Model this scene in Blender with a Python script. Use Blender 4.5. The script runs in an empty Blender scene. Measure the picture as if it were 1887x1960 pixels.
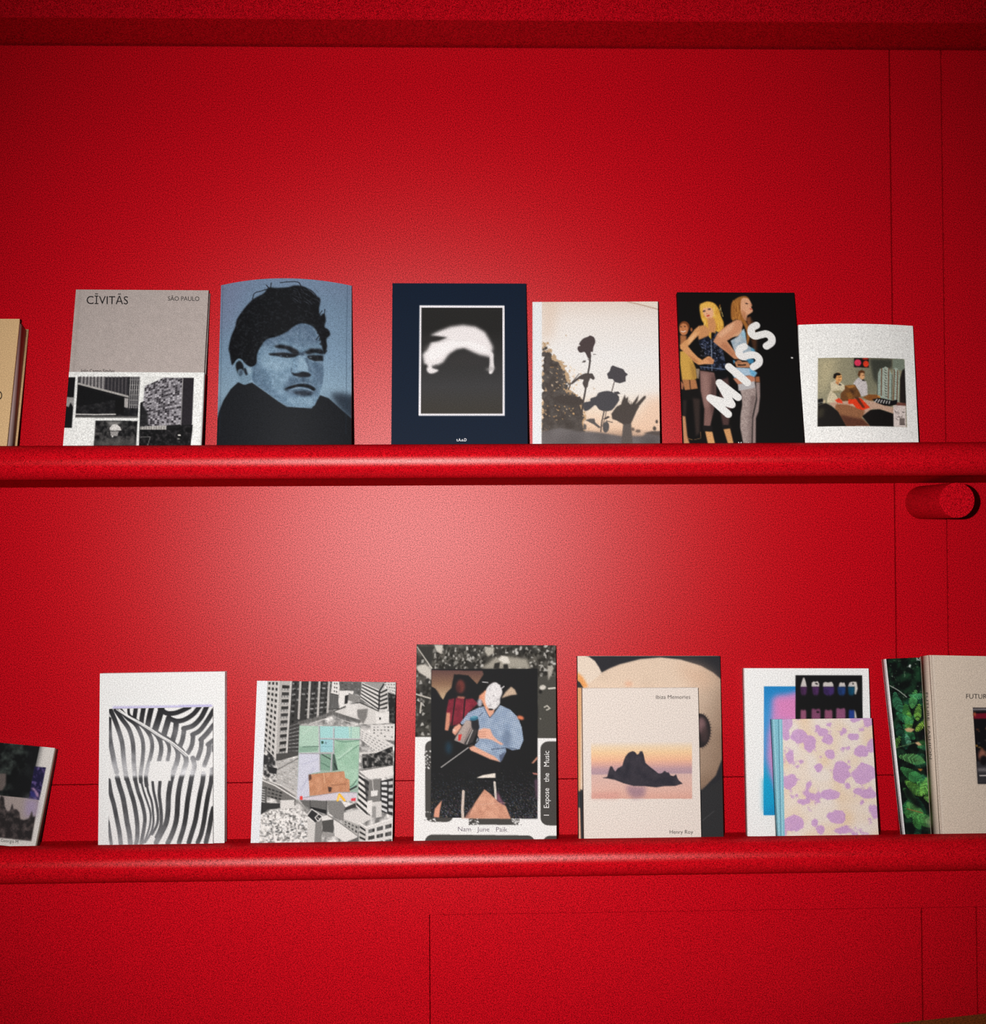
import bpy, math, random
import numpy as np
from mathutils import Matrix, Vector, Euler

scene = bpy.context.scene
COL = scene.collection
random.seed(7); RNG = np.random.default_rng(11)

# ------------------------------------------------------------------ camera
F_PX, DIST, EYE = 2300.0, 2.07, 0.9
yaw, pitch, roll = map(math.radians, (1.6, 1.0, 0.35))
fw = Vector((math.sin(yaw)*math.cos(pitch), math.cos(yaw)*math.cos(pitch), math.sin(pitch)))
rt = fw.cross(Vector((0, 0, 1))).normalized(); up = rt.cross(fw)
rt2 = rt*math.cos(roll) - up*math.sin(roll); up2 = up*math.cos(roll) + rt*math.sin(roll)
cd = bpy.data.cameras.new('camera'); cam = bpy.data.objects.new('camera', cd); COL.objects.link(cam)
cd.sensor_fit = 'HORIZONTAL'; cd.sensor_width = 36.0; cd.lens = F_PX/1887.0*36.0
cd.clip_start = 0.05; cd.clip_end = 50
m = Matrix.Identity(4)
for i in range(3):
    m[i][0] = rt2[i]; m[i][1] = up2[i]; m[i][2] = -fw[i]
m[0][3], m[1][3], m[2][3] = 0, -DIST, EYE
cam.matrix_world = m
scene.camera = cam

# ------------------------------------------------------------------ light: dim room + the flash beside the lens
world = bpy.data.worlds.new('dim_room'); scene.world = world; world.use_nodes = True
bg = world.node_tree.nodes['Background']
bg.inputs[0].default_value = (0.9, 0.85, 0.85, 1); bg.inputs[1].default_value = 0.006
fl = bpy.data.lights.new('camera_flash', 'SPOT')
fl.energy = 284; fl.color = (1.0, 0.98, 0.96)
fl.spot_size = math.radians(83); fl.spot_blend = 1.0; fl.shadow_soft_size = 0.012
flo = bpy.data.objects.new('camera_flash', fl); COL.objects.link(flo)
flo.location = (-0.14, -DIST, EYE+0.035)
aim = Vector((0.03, 0, EYE-0.06)) - flo.location
flo.rotation_euler = aim.to_track_quat('-Z', 'Y').to_euler()
vs = scene.view_settings
vs.view_transform = 'Standard'; vs.look = 'None'; vs.gamma = 1.0; vs.exposure = 0.0; vs.use_curve_mapping = False

# ------------------------------------------------------------------ materials
def s2l(c):
    c = np.asarray(c, float)/255.0
    return np.where(c <= 0.04045, c/12.92, ((c+0.055)/1.055)**2.4)
MATS = {}
def grain(nt, color_socket, amt, scale):
    """multiply a colour by fine procedural speckle"""
    tc = nt.nodes.new('ShaderNodeTexCoord')
    nz = nt.nodes.new('ShaderNodeTexNoise'); nz.inputs['Scale'].default_value = scale
    nz.inputs['Detail'].default_value = 1.0
    nt.links.new(tc.outputs['Object'], nz.inputs['Vector'])
    mr = nt.nodes.new('ShaderNodeMapRange')
    mr.inputs[1].default_value = 0.3; mr.inputs[2].default_value = 0.7
    mr.inputs[3].default_value = 1-amt; mr.inputs[4].default_value = 1+amt
    nt.links.new(nz.outputs[0], mr.inputs[0])
    mx = nt.nodes.new('ShaderNodeMix'); mx.data_type = 'RGBA'; mx.blend_type = 'MULTIPLY'
    mx.inputs[0].default_value = 1.0
    nt.links.new(mr.outputs[0], mx.inputs[7])
    if isinstance(color_socket, tuple): mx.inputs[6].default_value = color_socket
    else: nt.links.new(color_socket, mx.inputs[6])
    return mx.outputs[2], nz.outputs[0]
def mat(name, rgb=None, rough=0.5, spec=0.5, amt=0.1, scale=520, attr=None, bump=0.0, lines=None):
    key = (name,)
    if key in MATS: return MATS[key]
    M = bpy.data.materials.new(name); M.use_nodes = True; nt = M.node_tree
    b = nt.nodes['Principled BSDF']
    b.inputs['Roughness'].default_value = rough; b.inputs['Specular IOR Level'].default_value = spec
    if attr:
        at = nt.nodes.new('ShaderNodeAttribute'); at.attribute_name = attr
        gn = nt.nodes.new('ShaderNodeVectorMath'); gn.operation = 'SCALE'; gn.inputs['Scale'].default_value = 0.66   # paper white
        nt.links.new(at.outputs['Color'], gn.inputs[0]); src = gn.outputs[0]
    else:
        l = s2l(rgb)*0.74; src = (float(l[0]), float(l[1]), float(l[2]), 1.0)
    if lines:   # fine sheets of a page block
        tc = nt.nodes.new('ShaderNodeTexCoord'); wv = nt.nodes.new('ShaderNodeTexNoise')
        mp = nt.nodes.new('ShaderNodeMapping'); mp.inputs['Scale'].default_value = (6, 1400, 6)
        nt.links.new(tc.outputs['Object'], mp.inputs[0]); nt.links.new(mp.outputs[0], wv.inputs['Vector'])
        wv.inputs['Scale'].default_value = 1.0
        mr = nt.nodes.new('ShaderNodeMapRange'); mr.inputs[1].default_value = .3; mr.inputs[2].default_value = .7
        mr.inputs[3].default_value = 1-lines; mr.inputs[4].default_value = 1.0
        nt.links.new(wv.outputs[0], mr.inputs[0])
        mx = nt.nodes.new('ShaderNodeMix'); mx.data_type = 'RGBA'; mx.blend_type = 'MULTIPLY'; mx.inputs[0].default_value = 1
        mx.inputs[6].default_value = src; nt.links.new(mr.outputs[0], mx.inputs[7]); src = mx.outputs[2]
    out, nz = grain(nt, src, amt, scale)
    nt.links.new(out, b.inputs['Base Color'])
    if bump:
        bp = nt.nodes.new('ShaderNodeBump'); bp.inputs['Strength'].default_value = bump; bp.inputs['Distance'].default_value = 0.0006
        nt.links.new(nz, bp.inputs['Height']); nt.links.new(bp.outputs[0], b.inputs['Normal'])
    MATS[key] = M
    return M
def satin(name, rgb, rough, gloss, amt):
    """matte pigment under a soft satin coat (Beckmann lobe)"""
    M = bpy.data.materials.new(name); M.use_nodes = True; nt = M.node_tree
    nt.nodes.remove(nt.nodes['Principled BSDF']); out = nt.nodes['Material Output']
    df = nt.nodes.new('ShaderNodeBsdfDiffuse'); gl = nt.nodes.new('ShaderNodeBsdfAnisotropic'); ad = nt.nodes.new('ShaderNodeAddShader')
    gl.distribution = 'BECKMANN'; gl.inputs['Roughness'].default_value = rough
    gl.inputs['Color'].default_value = (gloss, gloss, gloss, 1)
    l = s2l(rgb); col, nz = grain(nt, (float(l[0]), float(l[1]), float(l[2]), 1.0), amt, 690)
    gcol, _ = grain(nt, (gloss, gloss*.97, gloss*.94, 1.0), amt*.7, 690)
    nt.links.new(col, df.inputs['Color']); nt.links.new(gcol, gl.inputs['Color'])
    nt.links.new(df.outputs[0], ad.inputs[0]); nt.links.new(gl.outputs[0], ad.inputs[1]); nt.links.new(ad.outputs[0], out.inputs['Surface'])
    return M
RED = satin('red_satin_paint', (157, 7, 19), 0.385, 0.0128, 0.78)
RED_EDGE = satin('red_satin_edge_paint', (160, 7, 18), 0.40, 0.019, 0.66)
PRINT = mat('printed_paper', attr='col', rough=0.62, spec=0.1, amt=0.26, scale=640)
INK = mat('printed_ink', attr='col', rough=0.6, spec=0.1, amt=0.03, scale=600)
PAGES = mat('page_edges', (222, 214, 206), rough=0.8, spec=0.2, amt=0.04, lines=0.35)
CARPET = mat('brown_carpet', (128, 74, 30), rough=0.95, spec=0.1, amt=0.55, scale=330, bump=0.6)
def solid(rgb):
    return mat('paper_%d_%d_%d' % rgb, rgb, rough=0.65, spec=0.3, amt=0.06)

# ------------------------------------------------------------------ mesh helpers
def link(name, me, mt, parent=None):
    o = bpy.data.objects.new(name, me); COL.objects.link(o)
    if mt: me.materials.append(mt)
    if parent: o.parent = parent
    return o
def prism(name, prof, x0, x1, mt, parent=None, smooth=False):
    """profile [(y,z)...] run along x"""
    n = len(prof)
    v = [(x0, y, z) for y, z in prof] + [(x1, y, z) for y, z in prof]
    f = [(i, (i+1) % n, n+(i+1) % n, n+i) for i in range(n)] + [tuple(range(n-1, -1, -1)), tuple(range(n, 2*n))]
    me = bpy.data.meshes.new(name); me.from_pydata(v, [], f); me.update()
    import bmesh
    bm = bmesh.new(); bm.from_mesh(me); bmesh.ops.recalc_face_normals(bm, faces=bm.faces); bm.to_mesh(me); bm.free()
    if smooth:
        for p in me.polygons: p.use_smooth = len(p.vertices) == 4
        me.set_sharp_from_angle(angle=math.radians(30))
    return link(name, me, mt, parent)
def box(name, x0, x1, y0, y1, z0, z1, mt, parent=None, bev=0.0):
    import bmesh
    bm = bmesh.new(); bmesh.ops.create_cube(bm, size=1)
    bmesh.ops.scale(bm, vec=(x1-x0, y1-y0, z1-z0), verts=bm.verts)
    bmesh.ops.translate(bm, vec=((x0+x1)/2, (y0+y1)/2, (z0+z1)/2), verts=bm.verts)
    if bev: bmesh.ops.bevel(bm, geom=list(bm.edges), offset=bev, segments=2, affect='EDGES')
    me = bpy.data.meshes.new(name); bm.to_mesh(me); bm.free()
    return link(name, me, mt, parent)
def empty(name, loc=(0, 0, 0)):
    o = bpy.data.objects.new(name, None); COL.objects.link(o); o.location = loc; o.empty_display_size = 0.05
    return o
def tag(o, label, cat, group=None):
    o['label'] = label; o['category'] = cat
    if group: o['group'] = group
    return o

# ------------------------------------------------------------------ the setting
XL, XR = -1.7, 1.7
G = 0.0011
SV1, SV2, SH = 0.7571, 0.8483, 0.4764           # wall seams
SOFF = 1.7457                                    # underside of the boxed-out part above
CABD = 0.128                                     # cabinet front, out from the wall
fl_o = box('floor', XL, XR, -3.2, 0.05, -0.04, 0.0, CARPET); fl_o['kind'] = 'structure'
wb = box('wall_back', XL, XR, 0.018, 0.06, 0.0, 2.5, RED); wb['kind'] = 'structure'
for (a, b, c, d) in ((XL, SV1-G, SH+G*.8, SOFF-.004), (XL, SV1-G, 0.30, SH-G*.8), (SV1+G, SV2-G*.7, 0.30, SOFF-.004), (SV2+G*.7, XR, 0.30, SOFF-.004)):
    box('panel', a, b, 0.0, 0.018, c, d, RED, wb, bev=0.0006)
tr = box('trim_1', XL, XR, -0.104, 0.018, SOFF, 2.5, RED, bev=0.001); tr['kind'] = 'structure'

def rail_profile(top, r, yb, yc):
    zc = top-r
    p = [(yb, top)]
    for i in range(25):
        a = math.pi/2 - math.pi*i/24
        p.append((yc - r*math.cos(a), zc + r*math.sin(a)))
    p.append((yb, top-2*r))
    return p
# upper shelf
up_sh = empty('book_shelf', (0, 0, 0.98)); UP_TOP, UP_FL, RR = 1.044, 1.024, 0.0275
tag(up_sh, 'upper red shelf with a round front edge, directly over the round wall peg', 'shelf')
z0 = -0.98
prism('shelf_board', [(0, UP_FL+z0), (-.118, UP_FL+z0), (-.118, .9905+z0), (0, .9823+z0)], XL, XR, RED, up_sh)
prism('front_rail', [(y, z+z0) for y, z in rail_profile(UP_TOP, RR, -.118, -.128)], XL, XR, RED_EDGE, up_sh, smooth=True)
# lower shelf
lo_sh = empty('book_shelf', (0, 0, 0.346)); LO_TOP, LO_FL = 0.4038, 0.3812
tag(lo_sh, 'lower red shelf with a round front edge, resting on the red cabinet', 'shelf')
z1 = -0.346
prism('shelf_board', [(0, LO_FL+z1), (-.118, LO_FL+z1), (-.118, .349+z1), (0, .349+z1)], XL, XR, RED, lo_sh)
prism('front_rail', [(y, z+z1) for y, z in rail_profile(LO_TOP, .0282, -.118, -.1282)], XL, XR, RED_EDGE, lo_sh, smooth=True)
# cabinet below
cab = empty('cabinet', (0, -0.06, 0))
tag(cab, 'long red cabinet with flush flat doors under the lower bookshelf', 'cabinet')
def cbox(n, x0, x1, ya, yb, za, zb, **k): return box(n, x0, x1, ya+.06, yb+.06, za, zb, RED, cab, **k)
CT = 0.2877
cbox('body', XL, XR, -CABD+.018, -.004, 0.0, 0.346)
C1, C2, C3 = -0.0514, 0.7463, 0.8363
def face_panel():
    pts = [(XL, .004), (C1-G*.8, .004), (C1-G*.8, CT+.0003), (XR, CT+.0003), (XR, .3465), (XL, .3465)]
    n = len(pts); ya, yb = -CABD+.06, -CABD+.078
    v = [(x, ya, z) for x, z in pts]+[(x, yb, z) for x, z in pts]
    f = [tuple(range(n)), tuple(range(2*n-1, n-1, -1))]+[(i, n+i, n+(i+1) % n, (i+1) % n) for i in range(n)]
    me = bpy.data.meshes.new('face_panel'); me.from_pydata(v, [], f); me.update()
    import bmesh
    bm = bmesh.new(); bm.from_mesh(me); bmesh.ops.recalc_face_normals(bm, faces=bm.faces); bm.to_mesh(me); bm.free()
    link('face_panel', me, RED, cab)
face_panel()
for a, b in ((C1+G*.8, C2-G), (C2+G, C3-G*.8), (C3+G*.8, XR)):
    cbox('door', a, b, -CABD, -CABD+.018, 0.004, CT-.0003, bev=.0003)
# round peg
def peg():
    prof = [(0, 0.0), (.0325, 0.0), (.0325, -.002), (.0286, -.0025), (.0286, -.1475), (.0282, -.149), (0, -.149)]
    prof = [(0, 0.0), (.0288, 0.0), (.0288, -.1478), (.0284, -.149), (0, -.149)]
    n = 64; v = []; f = []
    for r, y in prof[1:-1]:
        v += [(r*math.cos(2*math.pi*i/n), y, r*math.sin(2*math.pi*i/n)) for i in range(n)]
    for k in range(len(prof)-3):
        for i in range(n): f.append((k*n+i, k*n+(i+1) % n, (k+1)*n+(i+1) % n, (k+1)*n+i))
    f.append(tuple(range(n-1, -1, -1))); f.append(tuple(range((len(prof)-3)*n, (len(prof)-2)*n)))
    me = bpy.data.meshes.new('wall_peg'); me.from_pydata(v, [], f); me.update()
    import bmesh
    bm = bmesh.new(); bm.from_mesh(me); bmesh.ops.recalc_face_normals(bm, faces=bm.faces); bm.to_mesh(me); bm.free()
    for p in me.polygons: p.use_smooth = len(p.vertices) == 4
    me.set_sharp_from_angle(angle=math.radians(30))
    o = link('wall_peg', me, RED); o.location = (.8045, 0, .9483)
    tag(o, 'round red peg sticking out of the panelled wall under the upper shelf', 'peg')
peg()
# carpeted platform standing at an angle before the cabinet
def platform():
    z = 0.118
    pts = [(0.10, -.2815), (.6618, -.1686), (.8600, -.1287), (1.69, -.1287), (1.69, -.75), (0.0, -.75)]
    n = len(pts)
    v = [(x, y, 0.0) for x, y in pts] + [(x, y, z) for x, y in pts]
    f = [(i, (i+1) % n, n+(i+1) % n, n+i) for i in range(n)] + [tuple(range(n-1, -1, -1)), tuple(range(n, 2*n))]
    me = bpy.data.meshes.new('carpeted_platform'); me.from_pydata(v, [], f); me.update()
    import bmesh
    bm = bmesh.new(); bm.from_mesh(me); bmesh.ops.recalc_face_normals(bm, faces=bm.faces)
    bmesh.ops.bevel(bm, geom=list(bm.edges), offset=.004, segments=2, affect='EDGES'); bm.to_mesh(me); bm.free()
    tag(link('carpeted_platform', me, CARPET), 'low platform covered in brown carpet in front of the red cabinet', 'platform')
platform()

# ------------------------------------------------------------------ print painter (vertex colours on the covers)
def homog(src, dst):
    A = []; B = []
    for (x, y), (u, v) in zip(src, dst):
        A += [[x, y, 1, 0, 0, 0, -u*x, -u*y], [0, 0, 0, x, y, 1, -v*x, -v*y]]; B += [u, v]
    h = np.linalg.solve(np.array(A, float), np.array(B, float))
    return np.append(h, 1).reshape(3, 3)
def resize(a, H, W):
    h, w = a.shape
    y = np.linspace(0, h-1, H); x = np.linspace(0, w-1, W)
    y0 = np.clip(y.astype(int), 0, h-2); x0 = np.clip(x.astype(int), 0, w-2)
    fy = (y-y0)[:, None]; fx = (x-x0)[None]
    fy = fy*fy*(3-2*fy); fx = fx*fx*(3-2*fx)
    return (a[y0][:, x0]*(1-fy)*(1-fx)+a[y0+1][:, x0]*fy*(1-fx)+a[y0][:, x0+1]*(1-fy)*fx+a[y0+1][:, x0+1]*fy*fx)
def catmull(p, closed=True, n=6):
    p = np.asarray(p, float); N = len(p); out = []
    rng = range(N) if closed else range(N-1)
    for i in rng:
        g = (lambda j: p[j % N]) if closed else (lambda j: p[min(max(j, 0), N-1)])
        a, b, c, d = g(i-1), g(i), g(i+1), g(i+2)
        for k in range(n):
            t = k/n
            out.append(.5*((2*b)+(-a+c)*t+(2*a-5*b+4*c-d)*t*t+(-a+3*b-3*c+d)*t**3))
    if not closed: out.append(p[-1])
    return np.array(out)
class Canvas:
    SS = 3
    def __init__(s, quad, w, h, ext, step, bow=0, base=(230, 230, 230)):
        s.w, s.h, s.ext = w, h, ext
        s.W = max(8, int(w/step)); s.Hv = max(8, int(h/step)); s.H = max(8, int((h+ext)/step))
        s.quad = quad; s.bow = bow
        s.M = homog(quad, [(0, 0), (1, 0), (1, 1), (0, 1)])
        q = np.array(quad, float); s.cw = np.linalg.norm(q[1]-q[0])
        s.k = s.W*s.SS/s.cw                                     # samples per drawing unit
        s.a = np.empty((s.H*s.SS, s.W*s.SS, 3)); s.a[:] = base
    def uv(s, pts):
        p = np.atleast_2d(np.asarray(pts, float)).copy()
        q = np.c_[p, np.ones(len(p))] @ s.M.T
        uv = q[:, :2]/q[:, 2:]
        if s.bow:                                               # bowed cover: top edge drawn as an arc
            b = s.bow*(1-(2*uv[:, 0]-1)**2)/np.linalg.norm(np.array(s.quad[3])-np.array(s.quad[0]))
            uv[:, 1] = (uv[:, 1]+b)/(1+b)
        return uv
    def T(s, pts):
        uv = s.uv(pts)
        return np.c_[uv[:, 0]*s.W*s.SS, uv[:, 1]*s.Hv*s.SS]
    def _bb(s, p, pad):
        H, W = s.a.shape[:2]
        x0 = int(max(0, math.floor(p[:, 0].min()-pad))); x1 = int(min(W, math.ceil(p[:, 0].max()+pad)+1))
        y0 = int(max(0, math.floor(p[:, 1].min()-pad))); y1 = int(min(H, math.ceil(p[:, 1].max()+pad)+1))
        return x0, x1, y0, y1
    def _blur(s, m, sg):
        r = int(3*sg)+1; t = np.arange(-r, r+1); k = np.exp(-t*t/(2*sg*sg)); k /= k.sum()
        m = np.pad(m, r, mode='edge')
        m = np.apply_along_axis(lambda v: np.convolve(v, k, 'valid'), 0, m)
        return np.apply_along_axis(lambda v: np.convolve(v, k, 'valid'), 1, m)
    def pmask(s, pts, blur=0, smooth=False):
        if smooth: pts = catmull(pts)
        p = s.T(pts); sg = blur*s.k
        x0, x1, y0, y1 = s._bb(p, 3*sg+1)
        if x1 <= x0 or y1 <= y0: return None
        X = np.arange(x0, x1)+.5; Y = np.arange(y0, y1)+.5
        m = np.zeros((len(Y), len(X)))
        n = len(p)
        for i in range(n):
            (ax, ay), (bx, by) = p[i], p[(i+1) % n]
            if ay == by: continue
            rows = (Y >= min(ay, by)) & (Y < max(ay, by))
            if not rows.any(): continue
            xi = ax+(Y[rows]-ay)*(bx-ax)/(by-ay)
            m[rows] += np.sign(by-ay)*np.clip(X[None]-xi[:, None]+.5, 0, 1)
        m = np.clip(np.abs(m), 0, 1)
        if sg > .4: m = s._blur(m, sg)
        return m, x0, x1, y0, y1
    def put(s, r, col, al=1.0):
        if r is None: return
        m, x0, x1, y0, y1 = r
        v = s.a[y0:y1, x0:x1]; mm = (m*al)[..., None]
        c = col[y0:y1, x0:x1] if isinstance(col, np.ndarray) and col.ndim == 3 else np.asarray(col, float)
        s.a[y0:y1, x0:x1] = v*(1-mm)+c*mm
    def poly(s, pts, col, blur=0, al=1.0, smooth=False): s.put(s.pmask(pts, blur, smooth), col, al)
    def ell(s, cx, cy, rx, ry, col, rot=0, blur=0, al=1.0, n=28):
        t = np.linspace(0, 2*math.pi, n, endpoint=False); c, q = math.cos(rot), math.sin(rot)
        x = rx*np.cos(t); y = ry*np.sin(t)
        s.poly(np.c_[cx+x*c-y*q, cy+x*q+y*c], col, blur, al)
    def lmask(s, pts, wd, curve=False):
        if curve: pts = catmull(pts, False)
        p = s.T(pts); r = wd*s.k/2
        x0, x1, y0, y1 = s._bb(p, r+1)
        if x1 <= x0 or y1 <= y0: return None
        X, Y = np.meshgrid(np.arange(x0, x1)+.5, np.arange(y0, y1)+.5)
        d = np.full(X.shape, 1e9)
        for (ax, ay), (bx, by) in zip(p[:-1], p[1:]):
            L = (bx-ax)**2+(by-ay)**2+1e-9
            t = np.clip(((X-ax)*(bx-ax)+(Y-ay)*(by-ay))/L, 0, 1)
            d = np.minimum(d, np.hypot(X-ax-t*(bx-ax), Y-ay-t*(by-ay)))
        al = min(1, r/.5) if r < .5 else 1
        return np.clip(max(r, .5)-d+.5, 0, 1)*al, x0, x1, y0, y1
    def line(s, pts, wd, col, al=1.0, curve=False): s.put(s.lmask(pts, wd, curve), col, al)
    def noise(s, cell, octv=3, seed=0, ay=1.0):
        """fractal noise 0..1 over the whole cover; cell in drawing units"""
        g = np.random.default_rng(seed); H, W = s.a.shape[:2]; o = np.zeros((H, W)); amp = 1; tot = 0
        for k in range(octv):
            c = max(cell*s.k/2**k, 1.2)
            o += amp*resize(g.random((int(H/(c*ay))+3, int(W/c)+3)), H, W); tot += amp; amp *= .55
        return o/tot
    def vgrad(s, ys, cols):
        """colour field varying with drawing-unit y"""
        p = s.T([(s.quad[0][0], y) for y in ys])[:, 1]
        y = np.arange(s.a.shape[0]); c = np.asarray(cols, float)
        f = np.stack([np.interp(y, p, c[:, i]) for i in range(3)], -1)
        return np.repeat(f[:, None], s.a.shape[1], 1)
    def mix(s, c0, c1, f):
        f = np.clip(f, 0, 1)[..., None]
        return np.asarray(c0, float)*(1-f)+np.asarray(c1, float)*f
    def result(s):
        a = s.a.reshape(s.H, s.SS, s.W, s.SS, 3).mean((1, 3))
        return s2l(np.clip(a, 0, 255))

# ------------------------------------------------------------------ books
# base point of the front cover's foot, lean, yaw, roll (deg), width, shown height, part below the rail, thickness
POSE = {
'beige':((-0.8294,-0.1017,1.0353),14.04,-0.04,0.24,0.1900,0.2267,0.0083,0.045),
'civitas':((-0.5396,-0.0798,1.0283),12.24,-0.28,0.46,0.2242,0.2770,0.0184,0.016),
'portrait':((-0.2880,-0.0837,1.0279),11.96,2.31,-0.31,0.2204,0.2813,0.0209,0.016),
'navy':((0.0008,-0.0572,1.0264),7.94,-0.08,0.21,0.2290,0.2801,0.0249,0.014),
'roses':((0.2309,-0.0536,1.0266),6.85,-2.89,0.42,0.2146,0.2463,0.0245,0.015),
'miss':((0.4778,-0.0715,1.0266),11.88,-0.23,0.32,0.2036,0.2718,0.0212,0.010),
'white':((0.6855,-0.0408,1.0264),6.74,0.45,0.55,0.2005,0.2093,0.0214,0.012),
'trees':((-0.7972,-0.0638,0.3962),16.10,-0.01,6.13,0.1949,0.1556,0.0083,0.018),
'plain':((-0.5018,-0.0348,0.3830),3.45,-1.44,-0.49,0.2113,0.2804,0.0044,0.014),
'zebra':((-0.5010,-0.0427,0.3827),3.44,-1.45,-0.74,0.1743,0.2228,0.0041,0.006),
'city':((-0.2315,-0.0597,0.3864),7.97,1.92,1.34,0.2335,0.2643,0.0022,0.018),
'paik':((0.0399,-0.0702,0.3862),7.98,1.92,1.08,0.2369,0.3225,0.0045,0.020),
'skin':((0.3202,-0.0442,0.3837),4.87,1.58,0.61,0.2459,0.3015,0.0037,0.014),
'ibiza':((0.3032,-0.0610,0.3832),5.01,1.85,0.43,0.1974,0.2475,0.0064,0.014),
'teeth':((0.5914,-0.0434,0.3839),5.40,0.01,0.62,0.2151,0.2756,0.0059,0.016),
'pink':((0.6135,-0.0693,0.3833),8.16,1.01,0.08,0.1706,0.1890,0.0111,0.014),
'fern':((0.8066,-0.0799,0.3854),10.06,6.99,-0.91,0.1400,0.2861,0.0157,0.018),
'future':((0.8836,-0.1029,0.3905),9.76,7.00,2.27,0.2000,0.2867,0.0133,0.032),
}
class Book: pass
def fast_mesh(name, verts, quads, cols):
    me = bpy.data.meshes.new(name)
    me.vertices.add(len(verts)); me.vertices.foreach_set('co', verts.astype(np.float32).ravel())
    n = len(quads); me.loops.add(n*4); me.loops.foreach_set('vertex_index', quads.astype(np.int32).ravel())
    me.polygons.add(n); me.polygons.foreach_set('loop_start', np.arange(0, 4*n, 4, dtype=np.int32))
    at = me.color_attributes.new('col', 'FLOAT_COLOR', 'POINT')
    at.data.foreach_set('color', np.c_[cols, np.ones(len(cols))].astype(np.float32).ravel())
    me.update(calc_edges=True); me.validate()
    return me
def slab(bk, name, x0, x1, y0, y1, z0, z1, rgb=None, mt=None, parent=None, nx=1):
    """box in book space, divided along x so that it can follow a bowed cover"""
    if bk.bow: nx = max(nx, 14)
    xs = np.linspace(x0, x1, nx+1); v = []
    for x in xs:
        o = bk.off(x); v += [(x, y0+o, z0), (x, y1+o, z0), (x, y1+o, z1), (x, y0+o, z1)]
    f = []
    for i in range(nx):
        a, b = 4*i, 4*i+4
        for k in range(4): f.append((a+k, a+(k+1) % 4, b+(k+1) % 4, b+k)[::-1])
    f += [(0, 1, 2, 3)[::-1], (4*nx, 4*nx+1, 4*nx+2, 4*nx+3)]
    v = np.array(v)
    me = fast_mesh(name, v, np.array(f), np.tile(s2l(rgb if rgb else (200, 200, 200)), (len(v), 1)))
    import bmesh
    bm = bmesh.new(); bm.from_mesh(me); bmesh.ops.recalc_face_normals(bm, faces=bm.faces); bm.to_mesh(me); bm.free()
    return link(name, me, mt or PRINT, parent or bk.root)
def cover(bk, name, col, y, th, x0=None, x1=None, ztop=None, zbot=0.0, back=None, parent=None):
    """printed board: fine grid in front carrying the print, plain sides and back"""
    H, W = col.shape[:2]
    x0 = -bk.w/2 if x0 is None else x0; x1 = bk.w/2 if x1 is None else x1; ztop = bk.H if ztop is None else ztop
    X, Z = np.meshgrid(np.linspace(x0, x1, W), np.linspace(ztop, zbot, H))
    V = np.stack([X, y+bk.off(X), Z], -1).reshape(-1, 3)
    i = np.arange(H*W).reshape(H, W)
    Q = np.stack([i[:-1, :-1], i[1:, :-1], i[1:, 1:], i[:-1, 1:]], -1).reshape(-1, 4)
    C = col.reshape(-1, 3)
    ring = np.concatenate([i[0, :], i[1:, -1], i[-1, -2::-1], i[-2:0, 0]])      # clockwise from top left
    n = len(ring); R0 = V[ring].copy(); R1 = R0.copy(); R1[:, 1] += th
    ec = C[ring] if back is None else np.tile(s2l(back), (n, 1))
    o = len(V)
    V = np.concatenate([V, R0, R1]); C = np.concatenate([C, ec, ec])
    a = np.arange(n); b = (a+1) % n
    Q = np.concatenate([Q, np.stack([o+a, o+b, o+n+b, o+n+a], -1)])
    # back face as strips between top and bottom ring rows
    top = o+n+np.arange(W); bot = o+n+(W-1+H-1)+np.arange(W); bot = bot[::-1]
    Q = np.concatenate([Q, np.stack([top[:-1], top[1:], bot[1:], bot[:-1]], -1)])
    me = fast_mesh(name, V, Q, C)
    return link(name, me, PRINT, parent or bk.root)
def new_book(key, quad, label, step=0.00118, hard=False, spine=(225, 225, 222), backc=(225, 225, 222), bow=0.0, bow_u=0.0, base=(230, 230, 228), pages=None, group=None):
    (bx, by, bz), lean, yw, rl, w, h, ext, t = POSE[key]
    bk = Book(); bk.w, bk.h, bk.ext, bk.t, bk.H, bk.bow = w, h, ext, t, h+ext, bow
    bk.off = lambda x: -bow*(1-(2*np.asarray(x)/w)**2)
    bk.root = empty('book'); bk.root.rotation_mode = 'YXZ'
    bk.root.rotation_euler = (-math.radians(lean), math.radians(rl), math.radians(yw)); bk.root.location = (bx, by, bz)
    tag(bk.root, label, 'book', group)
    bk.cv = Canvas(quad, w, h, ext, step, bow_u, base)
    th = bk.th = 0.0025 if hard else 0.0009; ins = 0.003 if hard else 0.0004
    slab(bk, 'back_cover', -w/2, w/2, t-th, t, 0, bk.H, backc)
    slab(bk, 'page_block', -w/2+th, w/2-ins, th, t-th, ins, bk.H-ins, None, pages or PAGES)
    bk.spine = slab(bk, 'spine', -w/2, -w/2+th, th, t-th, 0, bk.H, spine)
    bk.group = group
    return bk
def finish(bk, back=None):
    bk.front = cover(bk, 'front_cover', bk.cv.result(), 0.0, bk.th, back=back)
    return bk.front
_cap = {}
def text_mesh(s, bold=0.0):
    cu = bpy.data.curves.new('t', 'FONT'); cu.body = s; cu.size = 1.0; cu.resolution_u = 3; cu.offset = bold; cu.fill_mode = 'FRONT'
    o = bpy.data.objects.new('t', cu); COL.objects.link(o)
    dg = bpy.context.evaluated_depsgraph_get(); dg.update()
    me = bpy.data.meshes.new_from_object(o.evaluated_get(dg))
    v = np.array([p.co[:] for p in me.vertices]); f = [tuple(p.vertices) for p in me.polygons]
    bpy.data.objects.remove(o); bpy.data.curves.remove(cu); bpy.data.meshes.remove(me)
    return v, f
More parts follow.
